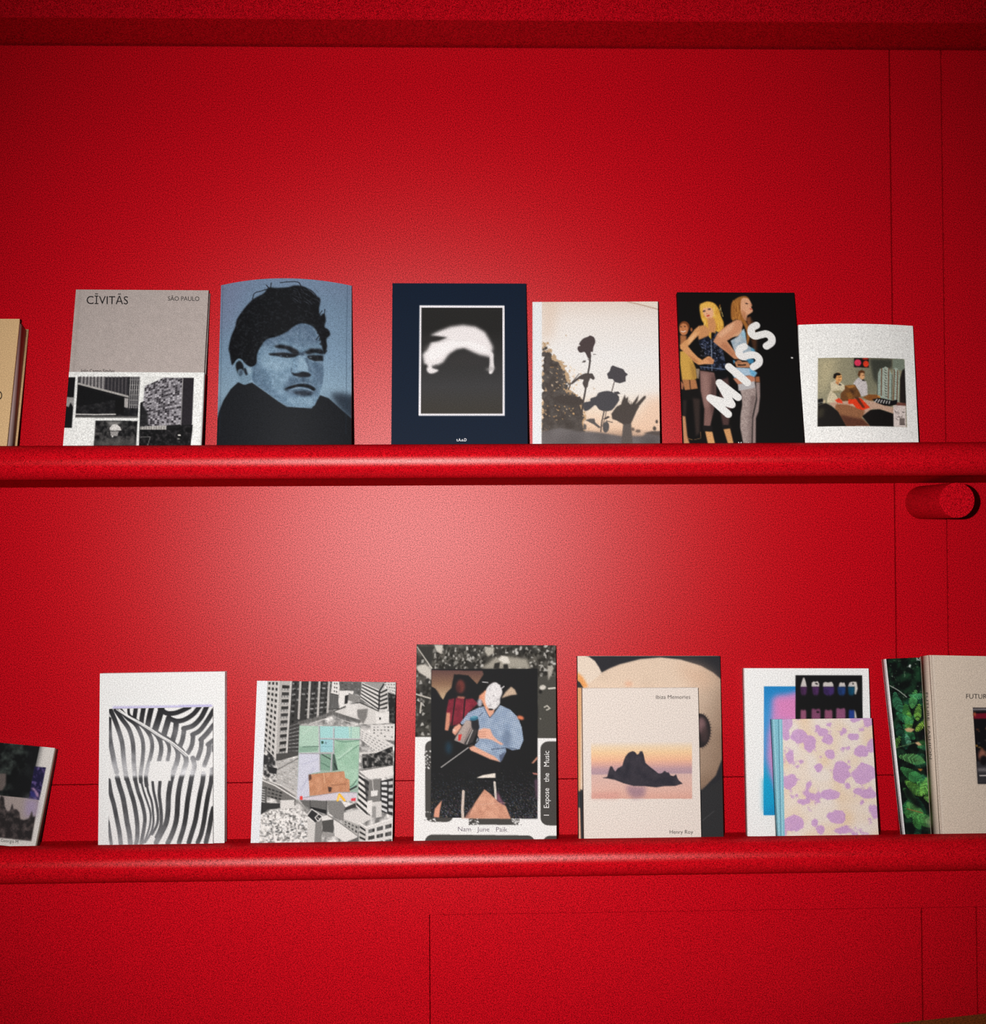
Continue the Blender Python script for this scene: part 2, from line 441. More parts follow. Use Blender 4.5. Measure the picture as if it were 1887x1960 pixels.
def cap_h():
    if 'h' not in _cap:
        v, _ = text_mesh('H'); _cap['h'] = v[:, 1].max()
    return _cap['h']
def letter_obj(name, v3, f, rgb, parent):
    me = bpy.data.meshes.new(name); me.from_pydata([tuple(p) for p in v3], [], f); me.update()
    at = me.color_attributes.new('col', 'FLOAT_COLOR', 'POINT')
    c = np.append(s2l(rgb), 1.0)
    at.data.foreach_set('color', np.tile(c, len(v3)).astype(np.float32))
    return link(name, me, INK, parent)
def write(bk, s, p0, p1, cap, rgb, parent=None, y=-0.0003, bold=0.0, cv=None):
    """lettering on the front: baseline from p0 to p1 (drawing units), capitals `cap` units high"""
    v, f = text_mesh(s, bold)
    x0, x1 = v[:, 0].min(), v[:, 0].max()
    p0 = np.array(p0, float); p1 = np.array(p1, float); d = p1-p0; L = np.linalg.norm(d); d /= L; nrm = np.array((d[1], -d[0]))
    q = p0+((v[:, :1]-x0)/(x1-x0)*L)*d+(v[:, 1:2]/cap_h()*cap)*nrm
    uv = (cv or bk.cv).uv(q)
    v3 = np.c_[-bk.w/2+uv[:, 0]*bk.w, np.full(len(uv), y), bk.H-uv[:, 1]*bk.h]
    return letter_obj('lettering', v3, f, rgb, parent or bk.front)
def spine_marks(bk, spans, rgb, wy, x=-0.0002):
    """small dark strokes of print on the spine, too fine to read: (start, end) measured down from the top"""
    v = []; f = []
    for a, b in spans:
        z = a
        while z < b:
            L = random.uniform(.0008, .002); c = bk.t*.5; q = wy*random.uniform(.55, 1)/2
            n = len(v); X = -bk.w/2+x
            v += [(X, c-q, bk.H-z), (X, c+q, bk.H-z), (X, c+q, bk.H-z-L*.5), (X, c-q, bk.H-z-L*.5)]; f.append((n, n+1, n+2, n+3))
            z += L+random.uniform(.0006, .0016)
    letter_obj('lettering', v, f, rgb, bk.spine)['kind'] = 'stuff'

# --- kraft book cut by the frame
bk = new_book('beige', [(-800, 415), (168, 402), (55, 1502), (-960, 1520)], 'thick kraft-brown hardcover with pinkish page edges on the upper shelf', step=.004, hard=True,
              spine=(205, 168, 122), backc=(205, 168, 122), base=(222, 184, 136), pages=mat('pinkish_page_edges', (196, 168, 164), rough=.8, spec=.2, amt=.04, lines=.3))
finish(bk); write(bk, 'O', (-36, 1088), (20, 1088), 72, (25, 22, 20))

# --- grey linen book with paper band
Q = [(648, 152), (1783, 160), (1700, 1485), (537, 1495)]
bk = new_book('civitas', Q, 'grey linen hardcover whose white paper band shows black and white buildings', step=.0035, hard=True, spine=(160, 150, 146), backc=(158, 148, 144), base=(180, 168, 163))
c = bk.cv; n = c.noise(14, 2, 3); c.a *= (.93+.14*n)[..., None]
c.line([(692, 152), (580, 1490)], 12, (150, 140, 135), .5)
finish(bk, back=(120, 110, 106))
write(bk, 'CĪVITĀS', (740, 277), (1097, 280), 68, (24, 22, 24)); write(bk, 'SÃO PAULO', (1437, 249), (1704, 251), 37, (24, 22, 24))
write(bk, 'João Carmo Simões', (688, 868), (980, 868), 32, (30, 28, 28))
BQ = [(590, 860), (1733, 866), (1700, 1485), (537, 1495)]
bh = bk.h*(1-bk.cv.uv([(590, 862)])[0, 1])
c = Canvas(BQ, bk.w, bh, bk.ext, .00118, base=(240, 240, 237))
c.poly([(582, 908), (648, 908), (617, 1335), (549, 1335)], (14, 14, 17))
c.poly([(570, 1075), (634, 1078), (628, 1160), (606, 1120), (590, 1160), (565, 1150)], (150, 148, 146))
P2 = [(670, 905), (1198, 905), (1178, 1248), (648, 1248)]
c.poly(P2, (30, 30, 33)); nz = c.noise(26, 3, 5)
c.put(c.pmask(P2), c.mix((12, 12, 14), (80, 78, 78), (nz-.35)*1.6), .6)
c.poly([(680, 905), (905, 905), (893, 1010), (678, 962)], (140, 136, 136))
c.poly([(905, 905), (1102, 905), (1096, 1062), (893, 1010)], (46, 44, 48))
for i in range(14):
    x = 690+i*30; c.line([(x, 905), (x-4, 962+i*8)], 9, (38, 36, 40) if i < 7 else (84, 80, 82))
c.line([(676, 962), (1100, 1070)], 17, (170, 166, 162)); c.line([(676, 978), (1090, 1084)], 12, (20, 20, 22))
c.poly([(674, 985), (1080, 1090), (1065, 1110), (960, 1100), (760, 1140), (660, 1150)], (16, 16, 18))
c.poly([(1108, 905), (1198, 905), (1184, 1165), (1098, 1165)], (48, 47, 50))
for i in range(5): c.line([(1118+i*18, 905), (1108+i*18, 1165)], 5, (190, 186, 184))
for i in range(6): c.line([(1110, 930+i*42), (1195, 930+i*42)], 4, (165, 162, 160))
c.poly([(990, 1085), (1066, 1075), (1062, 1220), (985, 1220)], (14, 14, 15))
c.poly([(1066, 1080), (1100, 1085), (1095, 1165), (1066, 1160)], (165, 160, 158))
c.line([(652, 1220), (820, 1222), (990, 1218)], 10, (210, 206, 202)); c.line([(652, 1242), (1176, 1240)], 14, (96, 94, 92))
P3 = [(1238, 982), (1400, 910), (1556, 912), (1538, 1300), (1200, 1322), (1216, 1200)]
c.poly([(1200, 1120), (1648, 912), (1618, 1484), (1188, 1484)], (22, 22, 24))
c.poly([(1225, 900), (1400, 906), (1236, 984), (1214, 1130)], (228, 228, 225))
c.poly(P3, (120, 116, 120))
for r in range(24):
    for q in range(17):
        u0, u1 = q/17, (q+.86)/17; v0, v1 = r/24, (r+.8)/24
        def bl(u, v):
            t = np.array((1238, 985))*(1-u)+np.array((1556, 838))*u; b = np.array((1200, 1322))*(1-u)+np.array((1538, 1300))*u
            return tuple(t*(1-v)+b*v)
        if bl(u0, v0)[1] < 912: continue
        g = random.choice((30, 45, 70, 150, 175, 190, 160, 120)); c.poly([bl(u0, v0), bl(u1, v0), bl(u1, v1), bl(u0, v1)], (g, g-4, g+2))
c.poly([(1556, 912), (1648, 912), (1632, 1300), (1538, 1302)], (38, 34, 39)); c.line([(1556, 912), (1540, 1302)], 6, (150, 146, 146))
c.poly([(1200, 1318), (1420, 1308), (1418, 1342), (1198, 1344)], (178, 174, 170))
for i in range(10): c.line([(1210+i*21, 1318), (1209+i*21, 1344)], 3, (60, 58, 58))
nz = c.noise(20, 3, 8); c.put(c.pmask([(1206, 1120), (1262, 1200), (1270, 1310), (1200, 1320)], 6), (24, 24, 26), .9)
c.put(c.pmask([(1196, 1348), (1420, 1342), (1640, 1300), (1620, 1484), (1188, 1484)]), c.mix((8, 8, 10), (70, 66, 68), (nz-.45)*2))
c.line([(1200, 1408), (1285, 1405), (1262, 1478)], 5, (130, 128, 126)); c.ell(1527, 1388, 13, 7, (215, 212, 206)); c.ell(1520, 1418, 12, 5, (130, 128, 124))
P4 = [(820, 1272), (1178, 1272), (1165, 1486), (805, 1488)]
nz = c.noise(30, 4, 9); c.put(c.pmask(P4), c.mix((14, 14, 16), (105, 102, 100), (nz-.38)*2))
c.poly([(905, 1275), (1060, 1275), (1010, 1310), (960, 1330)], (120, 118, 116), 8)
c.poly([(940, 1335), (965, 1305), (1000, 1300), (1030, 1325), (1042, 1352), (945, 1356)], (214, 210, 206)); c.poly([(945, 1362), (1020, 1360), (1005, 1402), (950, 1400)], (150, 146, 144))
c.ell(965, 1405, 7, 7, (228, 225, 220)); c.poly([(810, 1440), (1000, 1410), (1168, 1430), (1165, 1486), (805, 1488)], (86, 84, 82), 10, .7)
band = cover(bk, 'paper_band', c.result(), -0.0007, .0005, ztop=bh+bk.ext, zbot=0.0, back=(225, 225, 222))
band['label'] = 'white paper band with black and white architecture photographs'
slab(bk, 'band_edge', bk.w/2+.0002, bk.w/2+.0006, -0.0007, bk.t, 0, bh+bk.ext, (226, 226, 223), parent=band)

# --- bowed paperback with the blue portrait
Q = [(125, 140), (1480, 150), (1490, 1800), (80, 1800)]
bk = new_book('portrait', Q, 'bowed blue paperback printed with the portrait of a dark-haired man', bow=.030, bow_u=70, spine=(96, 118, 140), backc=(70, 88, 105), base=(120, 143, 165))
c = bk.cv
c.a[:] = c.vgrad([70, 400, 900, 1250, 1500], [(112, 130, 156), (112, 136, 160), (122, 148, 172), (134, 160, 180), (110, 132, 150)])
c.poly([(80, 60), (420, 60), (300, 500), (100, 700)], (126, 134, 164), 90, .6)
c.poly([(1270, 1290), (1380, 1275), (1500, 1290), (1500, 1560), (1390, 1470), (1330, 1400)], (48, 58, 70), 28)
c.poly([(80, 1800), (80, 1560), (110, 1450), (160, 1340), (240, 1230), (320, 1165), (380, 1195), (470, 1180), (560, 1250), (740, 1390), (830, 1450), (1080, 1462), (1120, 1400), (1165, 1315), (1250, 1340), (1380, 1450), (1495, 1540), (1495, 2000), (80, 2000)], (30, 32, 36), 4)
FACE = [(600, 700), (730, 680), (830, 630), (910, 560), (1000, 545), (1090, 580), (1140, 670), (1180, 780), (1202, 880), (1195, 960), (1203, 1080), (1190, 1200), (1160, 1310), (1112, 1428), (1070, 1448), (960, 1456), (860, 1448), (740, 1382), (600, 1270), (500, 1200), (455, 1120), (470, 1000), (510, 950), (510, 870), (560, 790)]
c.poly(FACE, (112, 138, 160), 2)
mF = c.pmask(FACE, 3)
def sh(pts, col, blur, al=1.0):            # soft tone inside the face
    r = c.pmask(pts, blur)
    if r is None: return
    full = np.zeros(c.a.shape[:2]); m_, a0, a1, b0, b1 = r; full[b0:b1, a0:a1] = m_
    m2, a0, a1, b0, b1 = mF; c.put((full[b0:b1, a0:a1]*m2, a0, a1, b0, b1), col, al)
sh([(560, 700), (900, 540), (1100, 560), (1180, 760), (1000, 800), (800, 740), (600, 830)], (84, 102, 124), 26, .75)
sh([(800, 690), (950, 640), (1050, 700), (1080, 790), (900, 780)], (98, 120, 142), 22, .8)
sh([(500, 960), (560, 1020), (620, 1180), (760, 1340), (860, 1440), (560, 1260), (440, 1120)], (82, 104, 126), 26, .75)
sh([(600, 900), (760, 950), (900, 960), (860, 1060), (700, 1080), (580, 1010)], (132, 158, 178), 26, .9)
sh([(560, 1020), (640, 1060), (640, 1180), (540, 1160)], (100, 124, 146), 24, .6)
sh([(1060, 960), (1200, 960), (1200, 1220), (1130, 1200), (1090, 1090)], (84, 104, 126), 16, .85)
sh([(955, 900), (1010, 900), (1055, 1050), (1000, 1075), (930, 1060)], (136, 162, 182), 12, .9)
sh([(1012, 920), (1040, 930), (1080, 1070), (1062, 1080)], (70, 88, 108), 6, .8)
sh([(700, 1100), (850, 1130), (830, 1240), (760, 1300), (660, 1220)], (124, 150, 170), 26, .7)
sh([(830, 1360), (1000, 1340), (1110, 1350), (1090, 1440), (900, 1450)], (126, 152, 172), 14, .85)
sh([(860, 1130), (1060, 1140), (1130, 1200), (1150, 1280), (1110, 1330), (860, 1320), (800, 1260), (830, 1190)], (74, 92, 112), 16, .7)
HAIR = [(640, 180), (720, 185), (840, 178), (900, 160), (980, 165), (1050, 200), (1110, 260), (1162, 300), (1150, 400), (1160, 480), (1200, 450), (1218, 520), (1205, 590), (1245, 620), (1262, 670), (1225, 720), (1232, 800), (1207, 880), (1185, 800), (1160, 700), (1115, 615), (1070, 575), (980, 555), (900, 588), (830, 645), (730, 695), (620, 725), (560, 800), (520, 880), (515, 970), (480, 1005), (440, 1005), (390, 965), (340, 925), (280, 955), (252, 975), (230, 860), (218, 800), (245, 680), (290, 580), (310, 500), (390, 390), (480, 300), (590, 240)]
c.poly(HAIR, (24, 26, 30), 5, smooth=True)
c.put(c.pmask(HAIR, 8, True), c.mix((16, 17, 20), (50, 54, 60), (c.noise(18, 3, 4)-.5)*2.2), .7)
for L in ([(640, 190), (560, 215), (490, 240), (470, 330)], [(640, 180), (615, 150)], [(660, 180), (668, 130)], [(970, 170), (945, 125), (860, 118), (760, 128)], [(1060, 200), (1120, 260), (1155, 350)], [(1205, 460), (1210, 405)], [(1170, 480), (1150, 460)]):
    c.line(L, 9, (28, 30, 36), curve=True)
for i in range(26):
    x = random.uniform(880, 1140); y = random.uniform(180, 330); c.line([(x, y), (x+random.uniform(20, 60), y+random.uniform(10, 50))], 5, (70, 76, 86), .6)
c.poly([(278, 965), (318, 918), (365, 935), (398, 1000), (440, 1015), (478, 1060), (464, 1130), (432, 1182), (390, 1197), (350, 1170), (318, 1115), (288, 1040)], (116, 142, 162), 3, smooth=True)
c.poly([(300, 960), (340, 942), (375, 990), (380, 1050), (355, 1030), (320, 1040), (320, 1080), (296, 1010)], (24, 26, 30), 5, smooth=True)
c.poly([(335, 1040), (365, 1035), (372, 1080), (345, 1110), (325, 1090)], (70, 86, 102), 6); c.ell(402, 1060, 16, 42, (28, 31, 37), -.3, 5); c.ell(436, 1050, 22, 36, (140, 164, 182), -.3, 6)
BR = (26, 28, 33)
c.poly([(690, 800), (760, 782), (860, 802), (935, 842), (965, 888), (905, 900), (830, 838), (730, 822)], BR, 9)
c.poly([(640, 878), (740, 868), (800, 862), (870, 880), (960, 886), (905, 922), (830, 928), (720, 906), (660, 900)], BR, 6)
c.poly([(690, 840), (800, 842), (860, 870), (760, 866), (690, 868)], (96, 116, 138), 7, .9)
c.ell(770, 903, 12, 5, (96, 114, 132), 0, 3, .8); c.ell(833, 906, 3, 8, (150, 165, 178), 0, 1, .8); c.poly([(700, 915), (830, 935), (930, 915), (850, 950), (740, 935)], (124, 150, 170), 7, .7)
c.poly([(1000, 868), (1070, 822), (1180, 824), (1203, 860), (1196, 885), (1120, 868), (1050, 890)], BR, 9)
c.poly([(1030, 905), (1100, 890), (1196, 895), (1196, 950), (1120, 958), (1050, 935)], BR, 6); c.ell(1068, 918, 14, 6, (130, 148, 164), 0, 3, .7); c.line([(1080, 965), (1190, 962)], 8, (132, 156, 176), .5)
c.poly([(955, 870), (1010, 860), (1010, 900), (960, 900)], (56, 68, 84), 8, .8)
c.poly([(878, 1072), (900, 1092), (940, 1088), (985, 1072), (1050, 1078), (1078, 1108), (1050, 1130), (960, 1132), (900, 1114), (882, 1098)], (26, 28, 34), 6)
c.line([(880, 1040), (872, 1075), (886, 1100)], 12, (70, 86, 104), .7); c.line([(995, 1140), (1000, 1195)], 24, (62, 76, 94), .6)
c.line([(860, 1230), (960, 1190), (1060, 1195), (1115, 1230)], 8, (134, 158, 178), .5, True)
c.poly([(812, 1258), (880, 1222), (975, 1203), (1060, 1212), (1120, 1252), (1098, 1272), (1050, 1245), (960, 1232), (880, 1252)], (20, 22, 26), 5, smooth=True)
c.line([(880, 1262), (960, 1246), (1040, 1258), (1088, 1276)], 11, (138, 162, 182), .75, True)
c.poly([(890, 1285), (1000, 1272), (1095, 1284), (1078, 1322), (1000, 1334), (920, 1316)], (40, 46, 56), 10, .9); c.ell(825, 1262, 22, 14, (30, 34, 40), 0, 8, .8)
mo = (c.noise(30, 3, 6)-.5)[..., None]; m2, a0, a1, b0, b1 = mF
c.a[b0:b1, a0:a1] += mo[b0:b1, a0:a1]*46*m2[..., None]
for k in range(22):
    x = 1150+random.uniform(-10, 90); y = random.uniform(420, 880); c.line([(x-20, y+20), (x+random.uniform(0, 26), y-random.uniform(5, 34))], 9, (24, 26, 31), .9) if x < 1180+(y-420)*.16 else None
for x, al in ((150, .5), (1432, .55)): c.line([(x, 150), (x-34 if x < 500 else x-4, 1700)], 5, (40, 56, 74), al)
finish(bk)

# --- navy book with framed print
Q = [(112, 122), (1510, 122), (1520, 1788), (105, 1788)]
bk = new_book('navy', Q, 'navy blue hardcover with a white-framed photograph of a glowing arch', hard=True, spine=(8, 26, 48), backc=(8, 24, 44), base=(5, 23, 44))
c = bk.cv
c.poly([(398, 357), (1281, 357), (1280, 1502), (390, 1502)], (236, 232, 236))
IN = [(418, 380), (1260, 380), (1258, 1480), (413, 1480)]
c.poly(IN, (40, 38, 37)); c.put(c.pmask(IN), c.vgrad([380, 600, 900, 1200, 1480], [(34, 33, 32), (32, 31, 30), (46, 45, 45), (58, 57, 58), (58, 54, 48)]))
W1 = (232, 226, 226)
c.poly([(515, 668), (600, 625), (720, 578), (850, 560), (980, 578), (1075, 632), (1115, 700), (1160, 790), (1150, 840), (1040, 780), (880, 730), (720, 730), (600, 735)], W1, 15)
c.poly([(560, 665), (640, 640), (800, 610), (960, 625), (1040, 700), (1000, 740), (740, 720), (680, 690)], W1, 10)
c.poly([(430, 870), (470, 820), (520, 740), (640, 720), (760, 700), (900, 712), (1050, 745), (1130, 800), (1165, 880), (1140, 900), (1030, 880), (960, 850), (860, 800), (780, 815), (710, 860), (640, 950), (560, 990), (450, 970)], W1, 13)
c.poly([(600, 760), (760, 715), (920, 725), (1080, 780), (1140, 850), (1030, 850), (900, 780), (760, 785), (640, 880), (500, 950), (470, 850)], (240, 236, 236), 12)
c.poly([(430, 690), (560, 672), (690, 690), (600, 726), (500, 732), (430, 740)], (40, 38, 37), 9)
c.poly([(1128, 850), (1160, 860), (1168, 960), (1172, 1010), (1150, 1062), (1118, 1060), (1122, 960)], W1, 5, smooth=True); c.poly([(1080, 1010), (1180, 1000), (1178, 1020), (1100, 1040)], (150, 146, 145), 12, .8)
c.poly([(485, 940), (530, 940), (530, 1005), (595, 1030), (545, 1062), (495, 1060), (472, 1020)], W1, 7, smooth=True)
c.poly([(700, 900), (860, 830), (1000, 880), (1110, 900), (1110, 990), (700, 990)], (52, 50, 50), 26, .9); c.line([(760, 722), (900, 724)], 4, (190, 184, 184), .8)
c.ell(465, 992, 22, 18, (40, 38, 37), 0, 8, .7); c.ell(570, 985, 22, 12, (60, 57, 57), 0, 8, .7)
c.poly([(430, 800), (470, 770), (500, 740), (470, 840)], (80, 76, 75), 14, .7)
finish(bk); write(bk, 't.A.o.D', (780, 1768), (885, 1768), 29, (235, 232, 235), bold=.02)

# --- roses
Q = [(112, 178), (1548, 150), (1552, 1768), (115, 1768)]
bk = new_book('roses', Q, 'pale paperback printed with silhouetted roses against a bright sky', spine=(222, 222, 224), backc=(215, 212, 210), base=(236, 238, 240))
c = bk.cv
PH = [(220, 140), (1600, 140), (1600, 2000), (216, 2000)]
c.put(c.pmask(PH), c.vgrad([150, 400, 800, 1200, 1400, 1600, 1700], [(224, 208, 196), (232, 224, 218), (233, 230, 228), (234, 228, 222), (236, 216, 196), (230, 196, 168), (170, 140, 120)]))
c.poly([(220, 140), (420, 140), (330, 600), (220, 640)], (222, 200, 182), 60, .8); c.poly([(1400, 1250), (1560, 1250), (1560, 1650), (1250, 1650)], (232, 196, 170), 60, .8)
c.poly([(1185, 150), (1560, 140), (1560, 245)], (228, 216, 202), 3); c.line([(1190, 160), (1370, 200), (1545, 244)], 14, (184, 154, 136), .8)
DK = (76, 68, 66); nz = c.noise(46, 4, 12)
FOL = [(220, 640), (270, 645), (330, 780), (420, 850), (450, 930), (500, 960), (525, 1010), (530, 1060), (490, 1150), (540, 1210), (610, 1210), (650, 1260), (700, 1420), (690, 1560), (740, 1680), (740, 2000), (220, 2000)]
r = c.pmask(FOL, 36); m_, a0, a1, b0, b1 = r
c.put((np.clip((m_-.5+(nz[b0:b1, a0:a1]-.5)*1.5)*6+.5, 0, 1), a0, a1, b0, b1), (176, 140, 100), .8)
c.put((np.clip((m_-.62+(c.noise(40, 4, 13)[b0:b1, a0:a1]-.5)*1.3)*7+.5, 0, 1), a0, a1, b0, b1), c.mix((58, 50, 46), (98, 92, 88), nz))
for i in range(70):
    x = random.gauss(470, 110); y = random.uniform(900, 1500)
    if x < 240: continue
    c.ell(x, y, random.uniform(4, 13), random.uniform(4, 11), random.choice([(214, 172, 122), (196, 150, 100), (226, 200, 170)]), random.random()*3, 2, .75)
GR = [(216, 1640), (420, 1600), (620, 1640), (760, 1640), (900, 1655), (1100, 1690), (1350, 1690), (1400, 1655), (1480, 1645), (1560, 1640), (1560, 2000), (216, 2000)]
c.put(c.pmask(GR, 10), c.mix((84, 78, 78), (118, 112, 112), c.noise(200, 2, 15)))
c.poly([(640, 655), (660, 620), (690, 590), (740, 570), (765, 556), (810, 578), (824, 630), (802, 690), (795, 740), (772, 745), (776, 800), (745, 818), (722, 775), (700, 745), (650, 752), (622, 712), (630, 682), (655, 672)], (74, 62, 62), 2, smooth=True)
c.line([(765, 800), (756, 900), (740, 985), (722, 1100), (700, 1230), (680, 1330), (668, 1440)], 20, DK, curve=True)
c.poly([(668, 865), (690, 842), (718, 842), (710, 860)], DK, 1); c.line([(740, 825), (775, 848)], 8, DK); c.line([(800, 772), (828, 770)], 7, DK)
c.poly([(540, 1105), (600, 1050), (660, 1005), (710, 985), (790, 988), (818, 1040), (802, 1062), (765, 1040), (745, 1085), (735, 1140), (705, 1162), (676, 1100), (692, 1058), (640, 1052), (560, 1112)], (78, 70, 68), 2); c.line([(560, 1085), (640, 992)], 8, DK)
c.line([(545, 1100), (520, 1170)], 14, DK)
c.poly([(1020, 893), (1050, 906), (1140, 936), (1160, 970), (1192, 995), (1166, 1020), (1166, 1075), (1100, 1097), (1040, 1082), (1020, 1050), (970, 1046), (954, 990), (985, 958), (1000, 910)], (72, 68, 72), 2)
c.line([(1035, 1085), (1003, 1205)], 11, (88, 76, 72))
c.poly([(1030, 1195), (1080, 1188), (1105, 1216), (1068, 1222), (1090, 1250), (1088, 1300), (1060, 1260), (1035, 1220)], (74, 70, 72), 2)
c.poly([(690, 1320), (760, 1300), (766, 1270), (830, 1245), (860, 1205), (950, 1184), (1020, 1200), (1072, 1250), (1086, 1290), (1050, 1350), (1000, 1402), (920, 1412), (860, 1390), (820, 1345), (760, 1390), (710, 1412), (690, 1390)], (72, 70, 74), 3, smooth=True)
c.poly([(360, 1260), (500, 1235), (640, 1260), (690, 1310), (600, 1350), (420, 1330)], (70, 62, 58), 6, smooth=True)
c.line([(625, 1340), (600, 1470)], 12, DK); c.line([(920, 1405), (890, 1540), (880, 1640)], 15, (92, 82, 78)); c.line([(944, 1405), (930, 1480), (900, 1580)], 9, (96, 84, 80))
c.poly([(905, 1500), (960, 1465), (985, 1478), (940, 1505)], DK, 1); c.ell(938, 1590, 36, 62, (86, 82, 82), .1, 2); c.poly([(705, 1512), (760, 1495), (810, 1495), (820, 1540), (880, 1590), (860, 1605), (800, 1560), (740, 1530)], (92, 86, 84), 3)
c.line([(940, 1520), (1012, 1538)], 9, DK); c.poly([(690, 1550), (720, 1570), (715, 1620), (680, 1620)], (96, 90, 88), 5)
PM = (74, 66, 62)
c.poly([(1135, 1540), (1222, 1530), (1240, 1800), (1105, 1800)], (92, 84, 80), 4)
c.poly([(1000, 1440), (1060, 1360), (1110, 1335), (1120, 1300), (1155, 1222), (1165, 1270), (1192, 1245), (1190, 1310), (1222, 1340), (1250, 1310), (1312, 1226), (1300, 1290), (1270, 1340), (1370, 1240), (1396, 1236), (1390, 1265), (1310, 1360), (1260, 1470), (1222, 1550), (1135, 1560), (1070, 1520), (1010, 1500)], PM, 4)
for a in range(14):
    x = 1030+a*22; c.line([(1180, 1540), (x, 1290+abs(a-8)*14)], 8, PM, .8)
c.poly([(1040, 1400), (1190, 1350), (1240, 1430), (1200, 1550), (1080, 1530)], PM, 8)
c.ell(1514, 1528, 14, 22, (84, 74, 68), 0, 3); c.ell(1488, 1605, 20, 24, (84, 74, 68), 0, 4); c.ell(1240, 1615, 22, 20, (110, 94, 84), 0, 6); c.ell(1300, 1635, 30, 18, (110, 94, 84), 0, 6)
c.poly([(1360, 1660), (1460, 1635), (1560, 1640), (1560, 1690)], (88, 78, 74), 6)
c.poly([(112, 140), (222, 140), (219, 2000), (112, 2000)], (228, 230, 232))
for i in range(90): c.line([(122, 240+i*10), (122, 244+i*10)], 4, (130, 128, 132), random.uniform(.2, .7))
finish(bk)

# --- black cover with lettering running upwards
Q = [(92, 118), (1385, 110), (1490, 1785), (160, 1780)]
bk = new_book('miss', Q, 'black paperback with women in lingerie under slanting white bubble lettering', spine=(12, 10, 10), backc=(12, 10, 10), base=(11, 9, 9))
c = bk.cv
SK = (204, 142, 92); SKL = (228, 176, 138)
c.ell(175, 500, 56, 62, (120, 66, 34), 0, 3); c.ell(168, 528, 48, 66, (196, 124, 78), 0, 4); c.ell(252, 530, 12, 22, (150, 90, 54), 0, 3)
c.line([(140, 550), (165, 556), (188, 545)], 9, (235, 215, 200)); c.ell(140, 500, 9, 6, (60, 34, 24), 0, 2); c.ell(180, 496, 9, 6, (60, 34, 24), 0, 2)
c.poly([(130, 590), (200, 600), (190, 680), (130, 700)], (170, 108, 66), 6)
c.poly([(128, 770), (205, 760), (262, 860), (300, 960), (310, 1060), (280, 1085), (150, 1085), (128, 900)], (204, 158, 74), 5); c.poly([(230, 860), (300, 960), (310, 1060), (260, 1085)], (150, 108, 50), 12, .6)
c.poly([(150, 1080), (300, 1080), (320, 1175), (180, 1195)], (176, 116, 74), 4); c.line([(232, 1085), (240, 1180)], 12, (60, 36, 26), .8); c.poly([(300, 960), (340, 960), (330, 1070), (312, 1060)], (150, 130, 110), 4)
c.poly([(132, 1090), (168, 1130), (158, 1190), (140, 1180)], (168, 104, 74), 4)
c.poly([(150, 1200), (350, 1180), (345, 1300), (160, 1300)], (18, 15, 14), 5); c.poly([(265, 1280), (345, 1290), (340, 1660), (300, 1700)], (62, 48, 44), 10, .8); c.poly([(160, 1300), (200, 1300), (190, 1480), (160, 1480)], (40, 32, 30), 8)
c.poly([(152, 1475), (185, 1480), (205, 1690), (232, 1785), (166, 1785)], (196, 138, 98), 5); c.line([(210, 1720), (260, 1735)], 8, (120, 86, 54)); c.line([(280, 1735), (350, 1720), (352, 1650)], 6, (110, 84, 60))
# blonde figure
c.poly([(350, 260), (420, 222), (500, 238), (550, 300), (575, 380), (602, 450), (600, 520), (560, 560), (520, 545), (470, 560), (470, 740), (448, 750), (440, 600), (395, 480), (362, 420), (345, 330)], (226, 172, 70), 5, smooth=True)
for i in range(60):
    x = random.uniform(370, 590); y = random.uniform(250, 540); c.line([(x, y), (x+random.uniform(-14, 14), y+random.uniform(20, 50))], 8, random.choice([(250, 218, 130), (240, 196, 96), (180, 120, 44)]), .7, False)
c.poly([(380, 290), (430, 265), (480, 300), (492, 370), (460, 415), (425, 408), (385, 360)], (236, 178, 138), 6, smooth=True)
c.poly([(345, 250), (430, 222), (500, 245), (470, 285), (380, 292), (350, 340)], (236, 184, 84), 7)
c.ell(390, 326, 17, 9, (70, 56, 60), -.3, 3); c.ell(446, 305, 16, 9, (70, 56, 60), -.3, 3); c.ell(434, 376, 20, 9, (196, 66, 50), -.3, 3); c.ell(418, 352, 8, 6, (196, 130, 96), 0, 3)
c.poly([(425, 400), (500, 400), (520, 480), (510, 560), (440, 560)], (206, 142, 92), 6); c.poly([(330, 490), (390, 478), (440, 520), (450, 590), (330, 645), (320, 560)], SK, 6)
c.poly([(335, 488), (290, 525), (210, 630), (125, 700), (130, 740), (200, 800), (280, 885), (325, 915), (400, 905), (470, 905), (495, 880), (480, 830), (430, 820), (370, 862), (320, 830), (262, 770), (214, 712), (280, 640), (350, 570)], (214, 152, 98), 4)
c.poly([(230, 620), (300, 560), (320, 570), (230, 690), (215, 710)], (240, 186, 134), 8, .8); c.poly([(200, 790), (280, 870), (330, 905), (300, 860)], (160, 96, 56), 8, .7)
CO = [(330, 645), (440, 604), (470, 640), (530, 545), (560, 650), (600, 780), (625, 900), (650, 960), (600, 985), (345, 970), (350, 930), (480, 905), (495, 870), (460, 815), (395, 830), (385, 760), (340, 700)]
c.put(c.pmask(CO, 3), c.mix((14, 17, 28), (64, 74, 100), (c.noise(18, 2, 21)-.45)*3))
for i in range(90):
    x = random.uniform(350, 590); y = random.uniform(680, 840); c.ell(x, y, 4, 4, (190, 196, 220), 0, 0, random.uniform(.2, .8))
c.line([(468, 640), (475, 980)], 6, (150, 160, 180)); c.line([(345, 935), (620, 965)], 8, (110, 130, 160), .8)
c.poly([(380, 868), (440, 822), (500, 860), (490, 905), (400, 905), (330, 915)], (220, 156, 108), 3)
